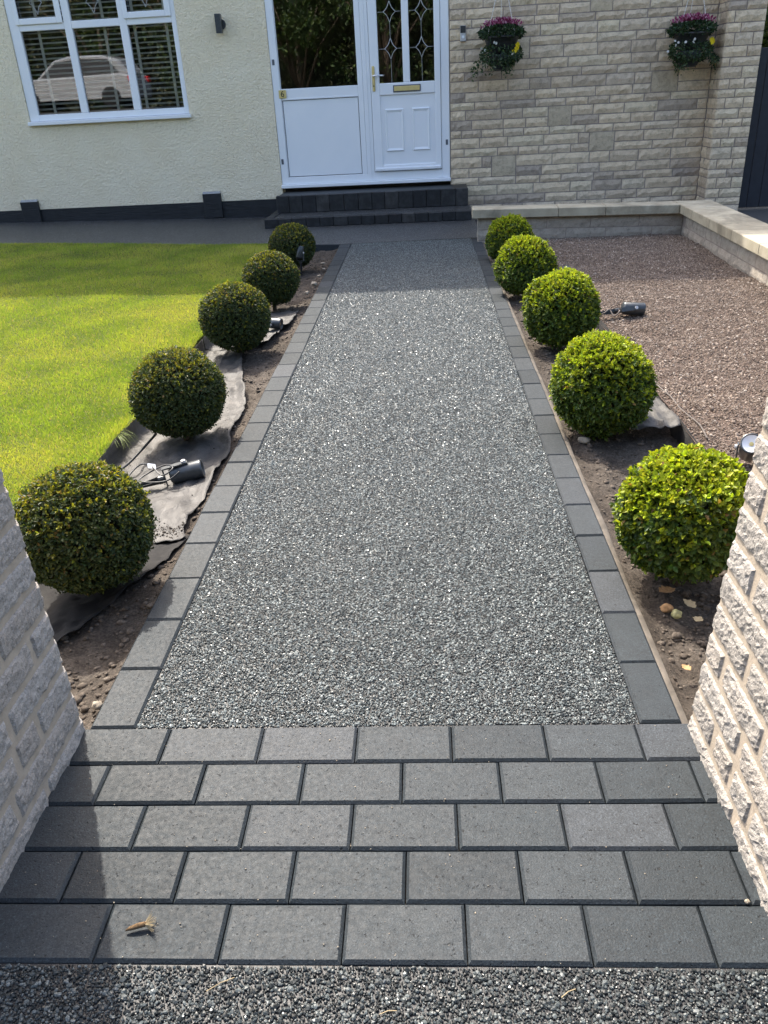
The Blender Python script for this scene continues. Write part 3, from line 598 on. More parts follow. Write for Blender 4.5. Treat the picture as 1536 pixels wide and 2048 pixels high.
# split stone wall of the house ---------------------------------
def rock_mesh(nx, nz, amp, seed, mat, depth=0.04, edge=0.35, aspect=3.0, rel=0.9, fine=0.0):
    """unit split-faced stone: x,z in 0..1, front bulging towards -y, back at y=depth"""
    V = []; F = []
    for j in range(nz + 1):
        for i in range(nx + 1):
            x = i / nx; z = j / nz
            ed = min(min(x, 1 - x) * aspect * 4, min(z, 1 - z) * 4, 1.0)
            y = -amp * (0.25 + 0.75 * ed ** edge) * (1.0 + rel * fbm(x * aspect * 1.6 + seed * 3.7, z * 1.8, seed, 3)) + fine * fbm(x * aspect * 7, z * 7, seed, 3) if ed > 0 else amp * random.uniform(0.0, 0.35)
            jx = 0 if i in (0, nx) else random.uniform(-0.2, 0.2) / nx; jz = 0 if j in (0, nz) else random.uniform(-0.2, 0.2) / nz
            if i in (0, nx): jx = random.uniform(-0.006, 0.006)
            if j in (0, nz): jz = random.uniform(-0.02, 0.02)
            V.append((x + jx, y, z + jz))
    w = nx + 1
    for j in range(nz):
        for i in range(nx): F.append((j * w + i, j * w + i + 1, (j + 1) * w + i + 1, (j + 1) * w + i))
    per = [i for i in range(w)] + [j * w + nx for j in range(1, nz + 1)] + [nz * w + i for i in range(nx - 1, -1, -1)] + [j * w for j in range(nz - 1, 0, -1)]
    b = len(V)
    for p in per: V.append((V[p][0], depth, V[p][2]))
    n = len(per)
    for q in range(n): F.append((per[q], b + q, b + (q + 1) % n, per[(q + 1) % n]))
    return mesh('brick', V, F, False, mat)
rock_var = [rock_mesh(7, 2, 0.011, s, 'brick') for s in range(14)]
rock_tan = [rock_mesh(5, 4, 0.006, 40 + s, 'brick_tan', aspect=1.4) for s in range(4)]
def lay(parent, u0, u1, z0, z1, heights, lens, place, jump=None, gap=0.011):
    """random coursed stones; place(u, z, w, h, tan) sets one stone"""
    z = z0; ci = 0; hold = []                       # hold: (u0, u1) taken by a tall stone from the course below
    while z < z1 - 0.02:
        h = heights[ci % len(heights)]; h2 = heights[(ci + 1) % len(heights)]
        u = u0; nxt = []; taken = sorted(hold); first = True
        while u < u1 - 0.01:
            blk = next((t for t in taken if t[0] <= u + 0.005 < t[1]), None)
            if blk: u = blk[1]; continue
            lim = min([t[0] for t in taken if t[0] > u] + [u1])
            L = random.uniform(*lens) * (0.5 if first and ci % 2 else 1.0); first = False
            tg_ = next((t for t in (jump or ()) if abs(z - t[1]) < h * 0.5 and u < t[0] - 0.1 < u + L), None)
            tan = tg_ is not None and not [t for t in taken if t[1] > u]
            if tan and tg_[0] - 0.13 - u > 0.12: tan = False; L = tg_[0] - 0.13 - u
            elif tan: L = random.uniform(0.24, 0.31)
            e = u + L
            if lim - e < lens[0] * 0.45: e = lim if lim - u < lens[1] * 1.35 else u + (lim - u) / 2
            place(u + gap / 2, z + gap / 2, e - u - gap, (h + h2 if tan else h) - gap, tan)
            if tan: nxt.append((u, e))
            u = e
        hold = nxt; z += h; ci += 1
bw = box_obj('stone_wall', 'mortar', house, DOOR[1] + 0.001, 5.10, 0.004, 0.25, -0.2, EAVE)
def pl_front(u, z, w, h, tan):
    o = obj('brick', random.choice(rock_tan if tan else rock_var), bw, (u, 0.0, z), (0, 0, 0), (w, 1, h))
HTS = [0.112, 0.086, 0.104, 0.122, 0.092, 0.110, 0.128, 0.096, 0.118, 0.088, 0.106]
random.seed(21); lay(bw, DOOR[1] + 0.004, 4.905, -0.16, 2.42, HTS, (0.24, 0.46), pl_front, [(2.68, 1.60), (4.36, 1.19), (3.21, 0.90), (3.68, 0.62), (2.56, 0.38), (3.6, 2.1)])
pr = box_obj('corner_pier', 'mortar', house, 4.912, 5.318, -0.352, 0.0, -0.2, EAVE)
random.seed(5)
lay(pr, 4.905, 5.325, -0.16, 2.42, HTS, (0.16, 0.27), lambda u, z, w, h, t: obj('brick', random.choice(rock_var), pr, (u, -0.357, z), (0, 0, 0), (w, 1, h)))
lay(pr, 0.0, 0.355, -0.16, 2.42, HTS, (0.17, 0.24), lambda u, z, w, h, t: obj('brick', random.choice(rock_var), pr, (4.909, -u, z), (0, 0, R(-90)), (w, 1, h)))

# doorstep ---------------------------------------------------------
steps = tag(empty('entrance_steps', hw(0, 0), (0, 0, HA)), 'two black brick entrance steps below the white door', 'steps')
LX0, LX1, LY = -0.335, 2.09, -1.095; UX0, UX1, UY = -0.275, 2.065, -0.545
box_obj('lower_tread', 'resin_far', steps, LX0 + 0.1, LX1, LY + 0.098, UY + 0.01, 0.0, 0.096)
box_obj('upper_tread', 'plinth', steps, UX0 + 0.02, UX1 - 0.01, UY + 0.09, -0.007, 0.0, 0.288)
def step_bricks(x0, x1, y, z0, z1, w, d, turn=0):
    x = x0; i = 0
    while x < x1 - 0.02:
        ww = min(w * random.uniform(0.93, 1.07), x1 - x); ww = x1 - x if x1 - x - ww < 0.05 else ww
        B = MB().box(0.0015, ww - 0.0015, 0, d, z0, z1, 0.006)
        if turn: o = B.build('brick', 'stepbrick', steps, loc=(y, x + ww, random.uniform(-0.001, 0.002)), rot=(0, 0, R(-90)))
        else: o = B.build('brick', 'stepbrick', steps, loc=(x, y + random.uniform(-0.003, 0.003), random.uniform(-0.001, 0.002)), rot=(0, 0, random.gauss(0, 0.004)))
        x += ww
random.seed(9)
step_bricks(LX0, LX1, LY, 0.0, 0.104, 0.165, 0.1); step_bricks(LY + 0.101, -0.02, LX0, 0.0, 0.104, 0.2, 0.098, 1)
step_bricks(UX0, UX1, UY, 0.097, 0.293, 0.168, 0.09)

# wall light, doorbell, baskets ------------------------------------
wl = tag(empty('wall_light', hw(-0.826, -0.001, 2.165), (0, 0, HA)), 'dark grey up and down wall light on the cream wall', 'wall light')
MB().box(-0.034, 0.034, -0.115, -0.045, -0.098, 0.098, 0.004).build('lamp_body', 'anthracite', wl)
MB().lathe([(0.055, 0), (0.055, 0.022)], 24, Matrix.Translation((0.012, 0, -0.005)) @ Matrix.Rotation(R(90), 4, 'X')).build('wall_rose', 'anthracite', wl, False)
box_obj('bracket_arm', 'anthracite', wl, -0.018, 0.018, -0.046, -0.018, -0.02, 0.02)
db = tag(empty('video_doorbell', hw(2.021, -0.02, 1.92), (0, 0, HA)), 'slim doorbell with dark upper half on the stone wall beside the door', 'doorbell')
MB().box(-0.034, 0.034, -0.022, 0.012, -0.08, 0.08, 0.005).build('body', 'silver', db)
MB().box(-0.031, 0.031, -0.0245, -0.0215, 0.005, 0.077, 0.0008).build('camera_face', 'black', db)
MB().lathe([(0.016, 0), (0.014, 0.003)], 20, Matrix.Translation((0, -0.0215, -0.035)) @ Matrix.Rotation(R(90), 4, 'X')).build('button', 'upvc', db)

def blob_leaves(n, c, rad, L, cols, up=0.3, zmin=-9, shell=0.55, droop=0.0, seed=0):
    d = nrmz(rng.normal(0, 1, (n, 3))); r = shell + (1 - shell) * rng.uniform(0, 1, (n, 1)) ** 0.5
    P = np.array(c) + d * r * np.array(rad); k = P[:, 2] > zmin; P = P[k]; d = d[k]; n = len(P)
    A = nrmz(d + rng.normal(0, 0.6, (n, 3)) + np.array([0, 0, up - droop])); Nn = nrmz(d + rng.normal(0, 0.5, (n, 3)) + np.array([0, -0.1, 0.5]))
    l = L * rng.uniform(0.6, 1.25, n); C = np.array(cols)[rng.integers(0, len(cols), n)] * rng.uniform(0.7, 1.25, (n, 1))
    return P, A, Nn, l, C
def cat(parts): return [np.concatenate([p[i] for p in parts]) for i in range(5)]
def basket(u, zpot, label, seed, lean):
    global rng; rng = np.random.default_rng(seed)
    b = tag(empty('hanging_basket', hw(u, -0.24, zpot), (0, 0, HA)), label, 'hanging basket', 'flower baskets hung on the stone wall')
    MB().lathe([(0.085, -0.135), (0.13, -0.125), (0.165, -0.05), (0.195, 0.02), (0.206, 0.022), (0.206, 0.042), (0.19, 0.044), (0.18, 0.0), (0.08, -0.1)], 28).build('pot', 'black', b, True)
    MB().lathe([(0.07, -0.30), (0.10, -0.28), (0.13, -0.14), (0.12, -0.132)], 24).build('lower_pot', 'black', b, True)
    dk = [(0.030, 0.060, 0.030), (0.045, 0.085, 0.040), (0.025, 0.045, 0.026), (0.06, 0.10, 0.05)]
    P, A, N, l, C = blob_leaves(1500, (0, 0, 0.075), (0.255, 0.235, 0.075), 0.040, dk, 0.1, 0.02)
    o = leaf_cloud('foliage', P, A, N, l, l * 0.45, C, 'leaf', 0.2, b); o['kind'] = 'stuff'
    pts = [blob_leaves(1300, (0, -0.02, -0.13), (0.235, 0.20, 0.12), 0.032, dk + [(0.09, 0.14, 0.06), (0.11, 0.15, 0.09)], 0, -9, 0.72, 0.4)]
    for s in range(26):
        a = rng.uniform(0, 6.28); n = int(rng.integers(10, 34)); t = np.linspace(0, 1, n)[:, None]; ln = rng.uniform(0.06, 0.20)
        c0 = np.array([0.20 * math.cos(a) + lean * 0.05, 0.17 * math.sin(a), -0.17]); P = c0 + np.array([0.04 * math.cos(a) + lean * 0.06, 0.03 * math.sin(a), -ln]) * t + rng.normal(0, 0.014, (n, 3))
        pts.append((P, rng.normal(0, 1, (n, 3)) + np.array([0, 0, -0.5]), rng.normal(0, 0.5, (n, 3)) + np.array([0, -0.7, 0.5]), rng.uniform(0.016, 0.034, n), np.array(dk + [(0.10, 0.15, 0.07), (0.14, 0.17, 0.10)])[rng.integers(0, 6, n)]))
    P, A, N, l, C = cat(pts); k = (np.hypot(P[:, 0], P[:, 1]) > 0.10) & (P[:, 1] < 0.2)
    o = leaf_cloud('trailing_foliage', P[k], A[k], N[k], l[k], l[k] * 0.6, C[k], 'leaf', 0.2, b); o['kind'] = 'stuff'
    # pink spikes on top
    n = 620; x = rng.normal(0, 0.105, n); y = rng.uniform(-0.17, 0.15, n); ok = (x / 0.24) ** 2 + (y / 0.22) ** 2 < 1; x = x[ok]; y = y[ok]; n = len(x)
    P = np.stack([x, y, 0.115 + 0.055 * np.sqrt(np.clip(1 - (x / 0.25) ** 2, 0, 1)) + rng.uniform(-0.02, 0.03, n)], 1)
    A = rng.normal(0, 0.35, (n, 3)) + np.array([0, 0, 1]); A[:, 0] += x * 3; l = rng.uniform(0.018, 0.04, n)
    C = np.array([(0.36, 0.06, 0.16), (0.50, 0.14, 0.26), (0.22, 0.03, 0.09), (0.62, 0.34, 0.42), (0.30, 0.05, 0.13)])[rng.integers(0, 5, n)]
    o = leaf_cloud('pink_flowers', P, A, rng.normal(0, 1, (n, 3)) + np.array([0, -1, 0.3]), l, l * 0.45, C, 'petal', 0.3, b); o['kind'] = 'stuff'
    def pansies(name, cen, col, r):
        PP = []; AA = []; NN = []; LL = []; CC = []
        for c0 in cen:
            nn = nrmz(rng.normal(0, 0.35, (1, 3)) + np.array([[0.1, -1, 0.25]]))[0]; s = np.cross(nn, [0, 0, 1]); s /= np.linalg.norm(s); t = np.cross(s, nn)
            for a in np.arange(5) * 1.2566 + 0.3:
                d = s * math.cos(a) + t * math.sin(a); PP.append(c0); AA.append(d); NN.append(nn); LL.append(r * random.uniform(0.85, 1.1)); CC.append(np.array(col) * random.uniform(0.85, 1.1))
        L_ = np.array(LL); o = leaf_cloud(name, np.array(PP), np.array(AA), np.array(NN), L_, L_ * 1.0, np.array(CC), 'petal', 0.06, b); o['kind'] = 'stuff'
    if lean < 0:
        pansies('yellow_flowers', [np.array([0.175, -0.13, -0.055]), np.array([0.165, -0.15, -0.09]), np.array([0.135, -0.18, -0.115]), np.array([0.15, -0.17, -0.10])], (0.80, 0.62, 0.02), 0.03)
        pansies('white_flowers', [np.array(v) for v in [(-0.23, -0.08, -0.07), (-0.205, -0.1, -0.115), (-0.185, -0.12, -0.09), (-0.09, -0.19, -0.02), (-0.07, -0.2, -0.03), (0.11, -0.2, -0.14)]], (0.75, 0.76, 0.70), 0.017)
    else:
        pansies('yellow_flowers', [np.array([0.205, -0.10, -0.04]), np.array([0.225, -0.08, -0.05]), np.array([0.20, -0.12, -0.065])], (0.80, 0.62, 0.02), 0.03)
        pansies('white_flowers', [np.array(v) for v in [(-0.2, -0.11, -0.03), (-0.165, -0.13, -0.05), (-0.19, -0.13, -0.075), (-0.10, -0.18, -0.05), (-0.02, -0.2, -0.055), (-0.01, -0.2, -0.03), (-0.26, -0.08, -0.13), (-0.05, -0.1, 0.17), (0.0, -0.12, 0.19), (-0.1, -0.12, 0.14)]], (0.78, 0.78, 0.74), 0.016)
    top = Vector((0.0, 0.02, 0.72))
    for (x, y) in ((-0.16, -0.10), (0.14, -0.12), (0.0, 0.17)):
        B = MB(); p0 = Vector((x, y, 0.05)); n = 40
        for i in range(n):
            a = p0.lerp(top, i / n); c2 = p0.lerp(top, (i + 0.8) / n); B.tube([a, c2], 0.0032 if i % 2 else 0.0045, 4)
        B.build('chain', 'tape', b)
    br = MB(); br.tube([(0, 0.02, 0.72), (0, 0.02, 0.76), (0, 0.03, 0.78), (0, 0.235, 0.78)], 0.007, 6); br.tube([(0, 0.232, 0.55), (0, 0.232, 0.84)], 0.009, 6); br.tube([(0, 0.235, 0.57), (0, 0.06, 0.775)], 0.006, 6); br.build('wall_bracket', 'black', b, True)
basket(2.452, 1.815, 'flower basket hung beside the doorbell, yellow pansies on its right', 101, -1)
basket(4.57, 1.742, 'flower basket hung near the corner pier, trailing long strands', 102, 1)
rng = np.random.default_rng(77)

# side gate and tree beyond it
gt = tag(empty('side_gate', hw(5.33, -0.12, 0), (0, 0, HA)), 'dark grey boarded side gate to the right of the stone pier', 'gate')
for i in range(9): MB().box(0.01 + i * 0.150, 0.156 + i * 0.150, 0.0, 0.022, -0.12, 1.60, 0.004).build('board', 'gate', gt)
MB().box(0.0, 1.37, 0.023, 0.06, 1.30, 1.42, 0.003).build('rail', 'gate', gt); MB().box(0.0, 1.37, 0.023, 0.06, 0.15, 0.27, 0.003).build('rail', 'gate', gt)

# low garden wall ------------------------------------------------
gw = tag(empty('garden_wall', (0.5, 8.36, 0)), 'low stone garden wall with sandstone coping around the gravel', 'wall')
ga = math.atan2(8.215 - 8.365, 2.49 - 0.53); GL = 2.02
GH = 0.222
box_obj('wall_core', 'mortar', gw, 0.04, 2.24, -0.012 * 0 + 0.012, 0.20, -0.12, GH)
box_obj('wall_core', 'mortar', gw, 1.992, 2.24, -5.6, 0.011, -0.12, GH)
gw.rotation_euler = (0, 0, 0)
gbm = [rock_mesh(6, 2, 0.006, 70 + s, 'gardenbrick') for s in range(8)]
for q, (z, hh) in enumerate(((-0.075, 0.085), (0.012, 0.10), (0.114, 0.106))):
    x = 0.03 - 0.1 * (q % 2) * 0
    for L in ([0.40, 0.46, 0.38, 0.44, 0.33] if q % 2 else [0.22, 0.45, 0.42, 0.46, 0.45]):
        L = min(L, 1.99 - x)
        if L > 0.03: obj('brick', random.choice(gbm), gw, (x + 0.004, 0.008, z + 0.003), (0, 0, 0), (L - 0.008, 1, hh - 0.006))
        x += L
    y = 0.0 if q % 2 else -0.1
    first = True
    while y > -5.5:
        L = random.uniform(0.34, 0.48) if not first else 0.25; first = False
        obj('brick', random.choice(gbm), gw, (1.990, y - 0.004, z + 0.003), (0, 0, R(-90)), (L - 0.008, 1, hh - 0.006)); y -= L
    obj('brick', gbm[q], gw, (0.036, 0.195, z + 0.003), (0, 0, R(-90)), (0.178, 1, hh - 0.006))
cuts = [-0.025, 0.80, 1.245, 1.935]
for a, b in zip(cuts[:-1], cuts[1:]): MB().box(a + 0.0015, b - 0.0015, -0.055, 0.215, GH + 0.004, GH + 0.088, 0.006).build('coping_stone', 'coping', gw)
ycut = [0.215, -0.20, -0.46, -1.02, -1.62, -2.25, -2.9, -3.6, -4.3, -5.0, -5.62]
for a, b in zip(ycut[:-1], ycut[1:]): MB().box(1.9375, 2.295, b + 0.0015, a - 0.0015, GH + 0.005, GH + 0.089, 0.006).build('coping_stone', 'coping', gw)
gw.rotation_euler = (0, R(0.9), R(-1.8)); gw.location.y = 8.345

# gate pillars ----------------------------------------------------
def pillar(name, label, x, sgn, ynear, yfar, lean, seed, joints):
    """inner face at x; body runs away from the path (sgn = -1 to the left, +1 to the right)"""
    random.seed(seed)
    p = tag(empty(name, (x, yfar, 0), (0, lean, 0)), label, 'pillar', 'stone pillars flanking the block paving')
    D = yfar - ynear; Wp = 0.9; Hh = 1.26; m = 0.0092
    a, b = (m, Wp - m) if sgn > 0 else (-Wp + m, -m)
    MB().box(a, b, -D + m, -m, -0.15, Hh).build('core', 'pillar_mortar', p)
    hts = [0.078] * 16
    def big(L, H, s): return rock_mesh(max(4, int(L / 0.009)), 9, 0.0085, s, 'pillar', 0.05, 0.30, max(1.0, L / H), 0.35, 0.0028)
    gap = 0.0105; z = -0.036; c = 0; s = seed * 13.1
    while z < Hh - 0.02:
        # inner face, from the far corner towards the camera
        y = 0.0; off = joints[c % len(joints)]; first = True
        while y < D - 0.005:
            L = off if first else random.choice((0.215, 0.30, 0.105, 0.33)); first = False
            if D - y - L < 0.06: L = D - y
            me = big(L - gap, 0.078 - gap, s); s += 1.7
            if sgn > 0: obj('brick', me, p, (0.012, -y - (0.0 if y == 0 else gap / 2), z + gap / 2), (0, 0, R(-90)), (L - gap, 1, 0.078 - gap))
            else: obj('brick', me, p, (-0.012, -y - L + gap / 2, z + gap / 2), (0, 0, R(90)), (L - gap + (gap / 2 if y == 0 else 0), 1, 0.078 - gap))
            y += L
        # far and near faces
        for face in (0, 1):
            xx = 0.045 if c % 2 else 0.045; first = True
            while xx < Wp - 0.02:
                L = 0.22 if (first and c % 2) else 0.30
                first = False
                if Wp - xx - L < 0.08: L = Wp - xx
                me = rock_var_p[(c + int(xx * 10)) % len(rock_var_p)]
                x0 = xx if sgn > 0 else -xx - L
                if face: obj('brick', me, p, (x0 + gap / 2, -D + 0.012, z + gap / 2), (0, 0, 0), (L - gap, 1, 0.078 - gap))
                else: obj('brick', me, p, (x0 + L - gap / 2, -0.012, z + gap / 2), (0, 0, R(180)), (L - gap, 1, 0.078 - gap))
                xx += L
        z += 0.078; c += 1
    a, b = (-0.03, Wp + 0.03) if sgn > 0 else (-Wp - 0.03, 0.03)
    MB().box(a, b, -D - 0.03, 0.03, z + 0.004, z + 0.07, 0.008).build('cap_stone', 'coping', p)
    return p
rock_var_p = [rock_mesh(8, 3, 0.010, 90 + s, 'pillar') for s in range(6)]
pillar('gate_pillar', 'rough pale stone pillar at left, its path side in shade', -0.852, -1, Y0 - 0.03, 1.487, R(-1.6), 3, [0.215, 0.33, 0.17, 0.26, 0.105])
pillar('gate_pillar', 'rough pale stone pillar at right, its path side sunlit', 0.585, 1, Y0 - 0.03, 1.482, R(3.4), 4, [0.30, 0.14, 0.25, 0.105, 0.20])

# box balls -------------------------------------------------------
def bush(x, y, r, label, style, nl, seed, zc=None, sx=1.0, big=1.0):
    global rng; rng = np.random.default_rng(seed)
    zc = r * 0.855 if zc is None else zc
    b = tag(empty('box_ball_shrub', (x, y, -0.045)), label, 'shrub', 'clipped box balls lining the path')
    z0 = zc + 0.045
    MB().tube([(0, 0, -0.02), (0.004, 0.003, 0.06), (0, 0, z0)], [0.016, 0.014, 0.011], 7).build('stem', 'bark', b, True)
    # dark solid shell added inside, blocks the view through the leaves
    V0 = []; bm = bmesh.new(); bmesh.ops.create_icosphere(bm, subdivisions=3, radius=1)
    off = seed * 1.37
    def shape(d): return 1 + (0.10 if style else 0.06) * fbm(d[0] * 1.7 + off, d[1] * 1.7, d[2] * 1.7, 3)
    for v in bm.verts:
        d = v.co.normalized(); q = 0.86 * r * shape(d); v.co = Vector((d.x * q * sx, d.y * q, z0 + d.z * q * 0.97))
    me = bpy.data.meshes.new('dark_shell'); bm.to_mesh(me); bm.free(); me.materials.append(MT['inner']); obj('dark_shell', me, b)
    per = 6; ns = nl // per; i = np.arange(ns) + 0.5
    ph = np.arccos(1 - 2 * i / ns); th = math.pi * (1 + 5 ** 0.5) * i
    d = np.stack([np.cos(th) * np.sin(ph), np.sin(th) * np.sin(ph), np.cos(ph)], 1) + rng.normal(0, 0.035, (ns, 3)); d = nrmz(d)
    d = d[d[:, 2] > -0.93]; ns = len(d)
    sh = np.array([shape(q) for q in d]); tip = rng.normal(0, 0.016 if style else 0.009, ns) + np.where(rng.uniform(0, 1, ns) < (0.16 if style else 0.05), rng.uniform(0.02, 0.06, ns), 0.0)
    up = np.array([0, 0, 1.0]); ax = nrmz(d + up * (0.45 if style else 0.3) + rng.normal(0, 0.28, (ns, 3)))
    rad = (r * sh * (0.965 + tip))[:, None] * np.array([sx, 1, 0.97])
    base = d * rad + np.array([0, 0, z0])
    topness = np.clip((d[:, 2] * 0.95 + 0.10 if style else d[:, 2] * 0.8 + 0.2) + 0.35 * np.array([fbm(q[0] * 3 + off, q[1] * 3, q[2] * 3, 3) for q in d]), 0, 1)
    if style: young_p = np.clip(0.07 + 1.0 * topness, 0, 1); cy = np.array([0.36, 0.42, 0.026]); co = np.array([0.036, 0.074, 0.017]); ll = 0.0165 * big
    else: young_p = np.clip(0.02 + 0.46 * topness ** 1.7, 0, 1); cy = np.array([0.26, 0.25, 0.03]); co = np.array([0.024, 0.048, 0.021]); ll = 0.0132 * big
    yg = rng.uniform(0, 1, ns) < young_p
    e1 = nrmz(np.cross(ax, rng.normal(0, 1, (ns, 3)))); e2 = np.cross(ax, e1)
    PP = []; AA = []; NN = []; LL = []; CC = []
    for q in range(per):
        a = q * (2.399) + rng.uniform(-0.3, 0.3, ns); t = np.where(yg, rng.uniform(0.35, 0.85, ns), rng.uniform(0.6, 1.35, ns))
        s = e1 * np.cos(a)[:, None] + e2 * np.sin(a)[:, None]
        dirv = ax * np.cos(t)[:, None] + s * np.sin(t)[:, None]
        pos = base - ax * (q * 0.0042 * r / 0.21)[None, None] if False else base - ax * (q * 0.0040)
        PP.append(pos); AA.append(dirv); NN.append(ax * np.sin(t)[:, None] - s * np.cos(t)[:, None] + rng.normal(0, 0.15, (ns, 3)))
        LL.append(ll * rng.uniform(0.7, 1.2, ns) * (24000 / max(nl, 1)) ** 0.30)
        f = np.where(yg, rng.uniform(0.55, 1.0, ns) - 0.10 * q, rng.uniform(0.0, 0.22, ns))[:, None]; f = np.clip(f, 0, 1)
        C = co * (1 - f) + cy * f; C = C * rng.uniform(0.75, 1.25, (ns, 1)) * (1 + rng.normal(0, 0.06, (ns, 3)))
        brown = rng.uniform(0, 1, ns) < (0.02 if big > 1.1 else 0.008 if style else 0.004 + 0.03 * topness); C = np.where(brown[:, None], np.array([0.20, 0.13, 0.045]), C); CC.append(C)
    L_ = np.concatenate(LL)
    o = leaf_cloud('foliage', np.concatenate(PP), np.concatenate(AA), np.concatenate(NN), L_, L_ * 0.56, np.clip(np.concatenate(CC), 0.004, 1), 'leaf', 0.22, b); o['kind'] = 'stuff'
ordn = ['nearest', 'second', 'third', 'fourth', 'farthest']
LB = [(-1.086, 2.191, 0.212, 30000), (-1.132, 3.476, 0.212, 26000), (-1.160, 4.890, 0.213, 20000), (-1.131, 6.070, 0.203, 15000), (-1.175, 7.480, 0.204, 13000)]
RB = [(0.760, 2.183, 0.196, 20000), (0.755, 3.386, 0.220, 24000), (0.792, 4.752, 0.220, 18000), (0.735, 6.041, 0.220, 15000), (0.742, 7.327, 0.203, 12000)]
LL_ = ['large dark box ball just behind the shaded left pillar', 'dark box ball between the lawn and grey membrane, second from left pillar', 'dark box ball on the lawn side, third from left pillar',
       'box ball with yellowish top on the lawn side, fourth from left pillar', 'dark box ball with an upright spotlight beside it, nearest the steps']
RL_ = ['loose bright green box shrub beside the sunlit right pillar', 'bright green box ball on the gravel side, second from right pillar', 'bright green box ball with a fallen spotlight behind it, third from right pillar',
       'bright green box ball on the gravel side, fourth from right pillar', 'box ball in front of the low garden wall end']
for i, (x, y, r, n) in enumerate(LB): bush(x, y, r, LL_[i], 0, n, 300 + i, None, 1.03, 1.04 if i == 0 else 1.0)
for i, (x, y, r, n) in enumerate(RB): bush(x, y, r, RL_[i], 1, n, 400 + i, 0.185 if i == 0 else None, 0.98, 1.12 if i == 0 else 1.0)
rng = np.random.default_rng(5)

# weed membrane sheets ---------------------------------------------
def interp(tab, y): return float(np.interp(y, [t[0] for t in tab], [t[1] for t in tab]))
def membrane(name, label, y0, y1, lt, rt, zoff, seed, ny=120, nx=34, lawn_lap=True, mat='membrane', group='weed membrane sheets in the beds', lift=0.02):
    V = []; F = []
    for j in range(ny + 1):
        y = y0 + (y1 - y0) * j / ny; xl = interp(lt, y); xr = interp(rt, y) + 0.010 * fbm(y * 9, seed, 0, 3)
        for i in range(nx + 1):
            u = i / nx; x = xl + (xr - xl) * u; yy = y + 0.012 * fbm(x * 5, y * 5, seed, 2)
            z = zoff + 0.5 * bed_z(x, yy) + 0.028 + 0.013 * fbm(x * 6 + seed, yy * 4, seed, 3) + 0.014 * abs(fbm(x * 11 + yy * 7, yy * 5 - x * 3, seed + 4, 3)) + 0.006 * abs(fbm(x * 24 - yy * 9, yy * 17, seed + 9, 2))
            fold = math.exp(-((u - 0.62 - 0.2 * math.sin(yy * 2.3 + seed)) / 0.035) ** 2) * 0.014 * (0.5 + 0.5 * math.sin(yy * 3.7 + seed)); z += fold
            if u > 0.9: z += (u - 0.9) / 0.1 * lift * (0.6 + 0.8 * fbm(yy * 3, seed, 2, 2)) 
            z = max(z, left_z(min(x, BL), yy) + 0.006 if x < 0 else right_z(max(x, BR), yy) + 0.005)
            if lawn_lap and x < 0: z -= 0.03 * min(1, max(0, (-1.0 - x) / 0.3)); z = max(z, left_z(min(x, BL), yy) + 0.006)
            if lawn_lap and u < 0.06: z = z + (0.030 - z) * (1 - u / 0.06); x = xl + (x - xl) * 0.35
            V.append((x, yy, z))
    w = nx + 1
    for j in range(ny):
        for i in range(nx): F.append((j * w + i, j * w + i + 1, (j + 1) * w + i + 1, (j + 1) * w + i))
    o = obj(name, mesh(name, V, F, True, mat)); tag(o, label, 'membrane', group)
    s = o.modifiers.new('thickness', 'SOLIDIFY'); s.thickness = 0.0012; s.offset = 0; return o
LE = [(1.7, -1.425), (2.5, -1.408), (5, -1.408), (6, -1.408)]
membrane('weed_membrane', 'crumpled grey weed membrane under the fallen spotlight beside the lawn', 2.47, 4.98, LE,
         [(2.47, -0.875), (2.49, -0.872), (2.56, -0.905), (2.66, -0.912), (2.78, -0.886), (3.07, -0.890), (3.33, -0.888), (3.5, -0.93), (3.66, -0.918), (3.81, -0.912), (4.05, -0.96), (4.4, -1.045), (4.98, -1.17)], -0.040, 1.3)
membrane('weed_membrane', 'black weed membrane flap, colour darkened for shade, under the ball behind the left pillar', 1.84, 2.53, LE, [(1.84, -1.11), (2.08, -1.011), (2.26, -0.938), (2.50, -0.868), (2.53, -0.875)], -0.046, 2.2, 44, 34, True, 'edging')  # black fabric, its colour also stands for the shade of the ball
membrane('weed_membrane', 'small torn grey weed membrane beside the third ball on the lawn side', 4.99, 5.90, LE,
         [(4.99, -1.12), (5.05, -1.01), (5.18, -0.972), (5.40, -0.968), (5.44, -0.925), (5.87, -0.918), (5.90, -1.0)], -0.034, 4.1, 50)
membrane('weed_membrane', 'scrap of pale membrane beside the black edging at the gravel', 3.30, 4.02, [(3.2, 0.86), (3.6, 0.92), (4.1, 0.90)], [(3.2, 1.085), (4.1, 1.09)], 0.0, 7.7, 40, 16, False)
# black edging board at the gravel
V = []; F = []
for i, y in enumerate(np.linspace(1.7, 7.2, 90)):
    x = 1.10 + 0.010 * fbm(y * 1.6, 2, 0, 2); zt = 0.012 + 0.012 * fbm(y * 2.5, 8, 0, 3)
    V += [(x - 0.012, y, -0.09), (x + 0.006, y, zt), (x + 0.010, y, zt), (x + 0.012, y, -0.09)]
    if i: b = 4 * i; F += [(b - 4, b - 3, b + 1, b), (b - 3, b - 2, b + 2, b + 1), (b - 2, b - 1, b + 3, b + 2)]
tag(obj('garden_edging', mesh('garden_edging', V, F, True, 'edging')), 'black membrane edging strip between the shrubs and the gravel', 'edging')

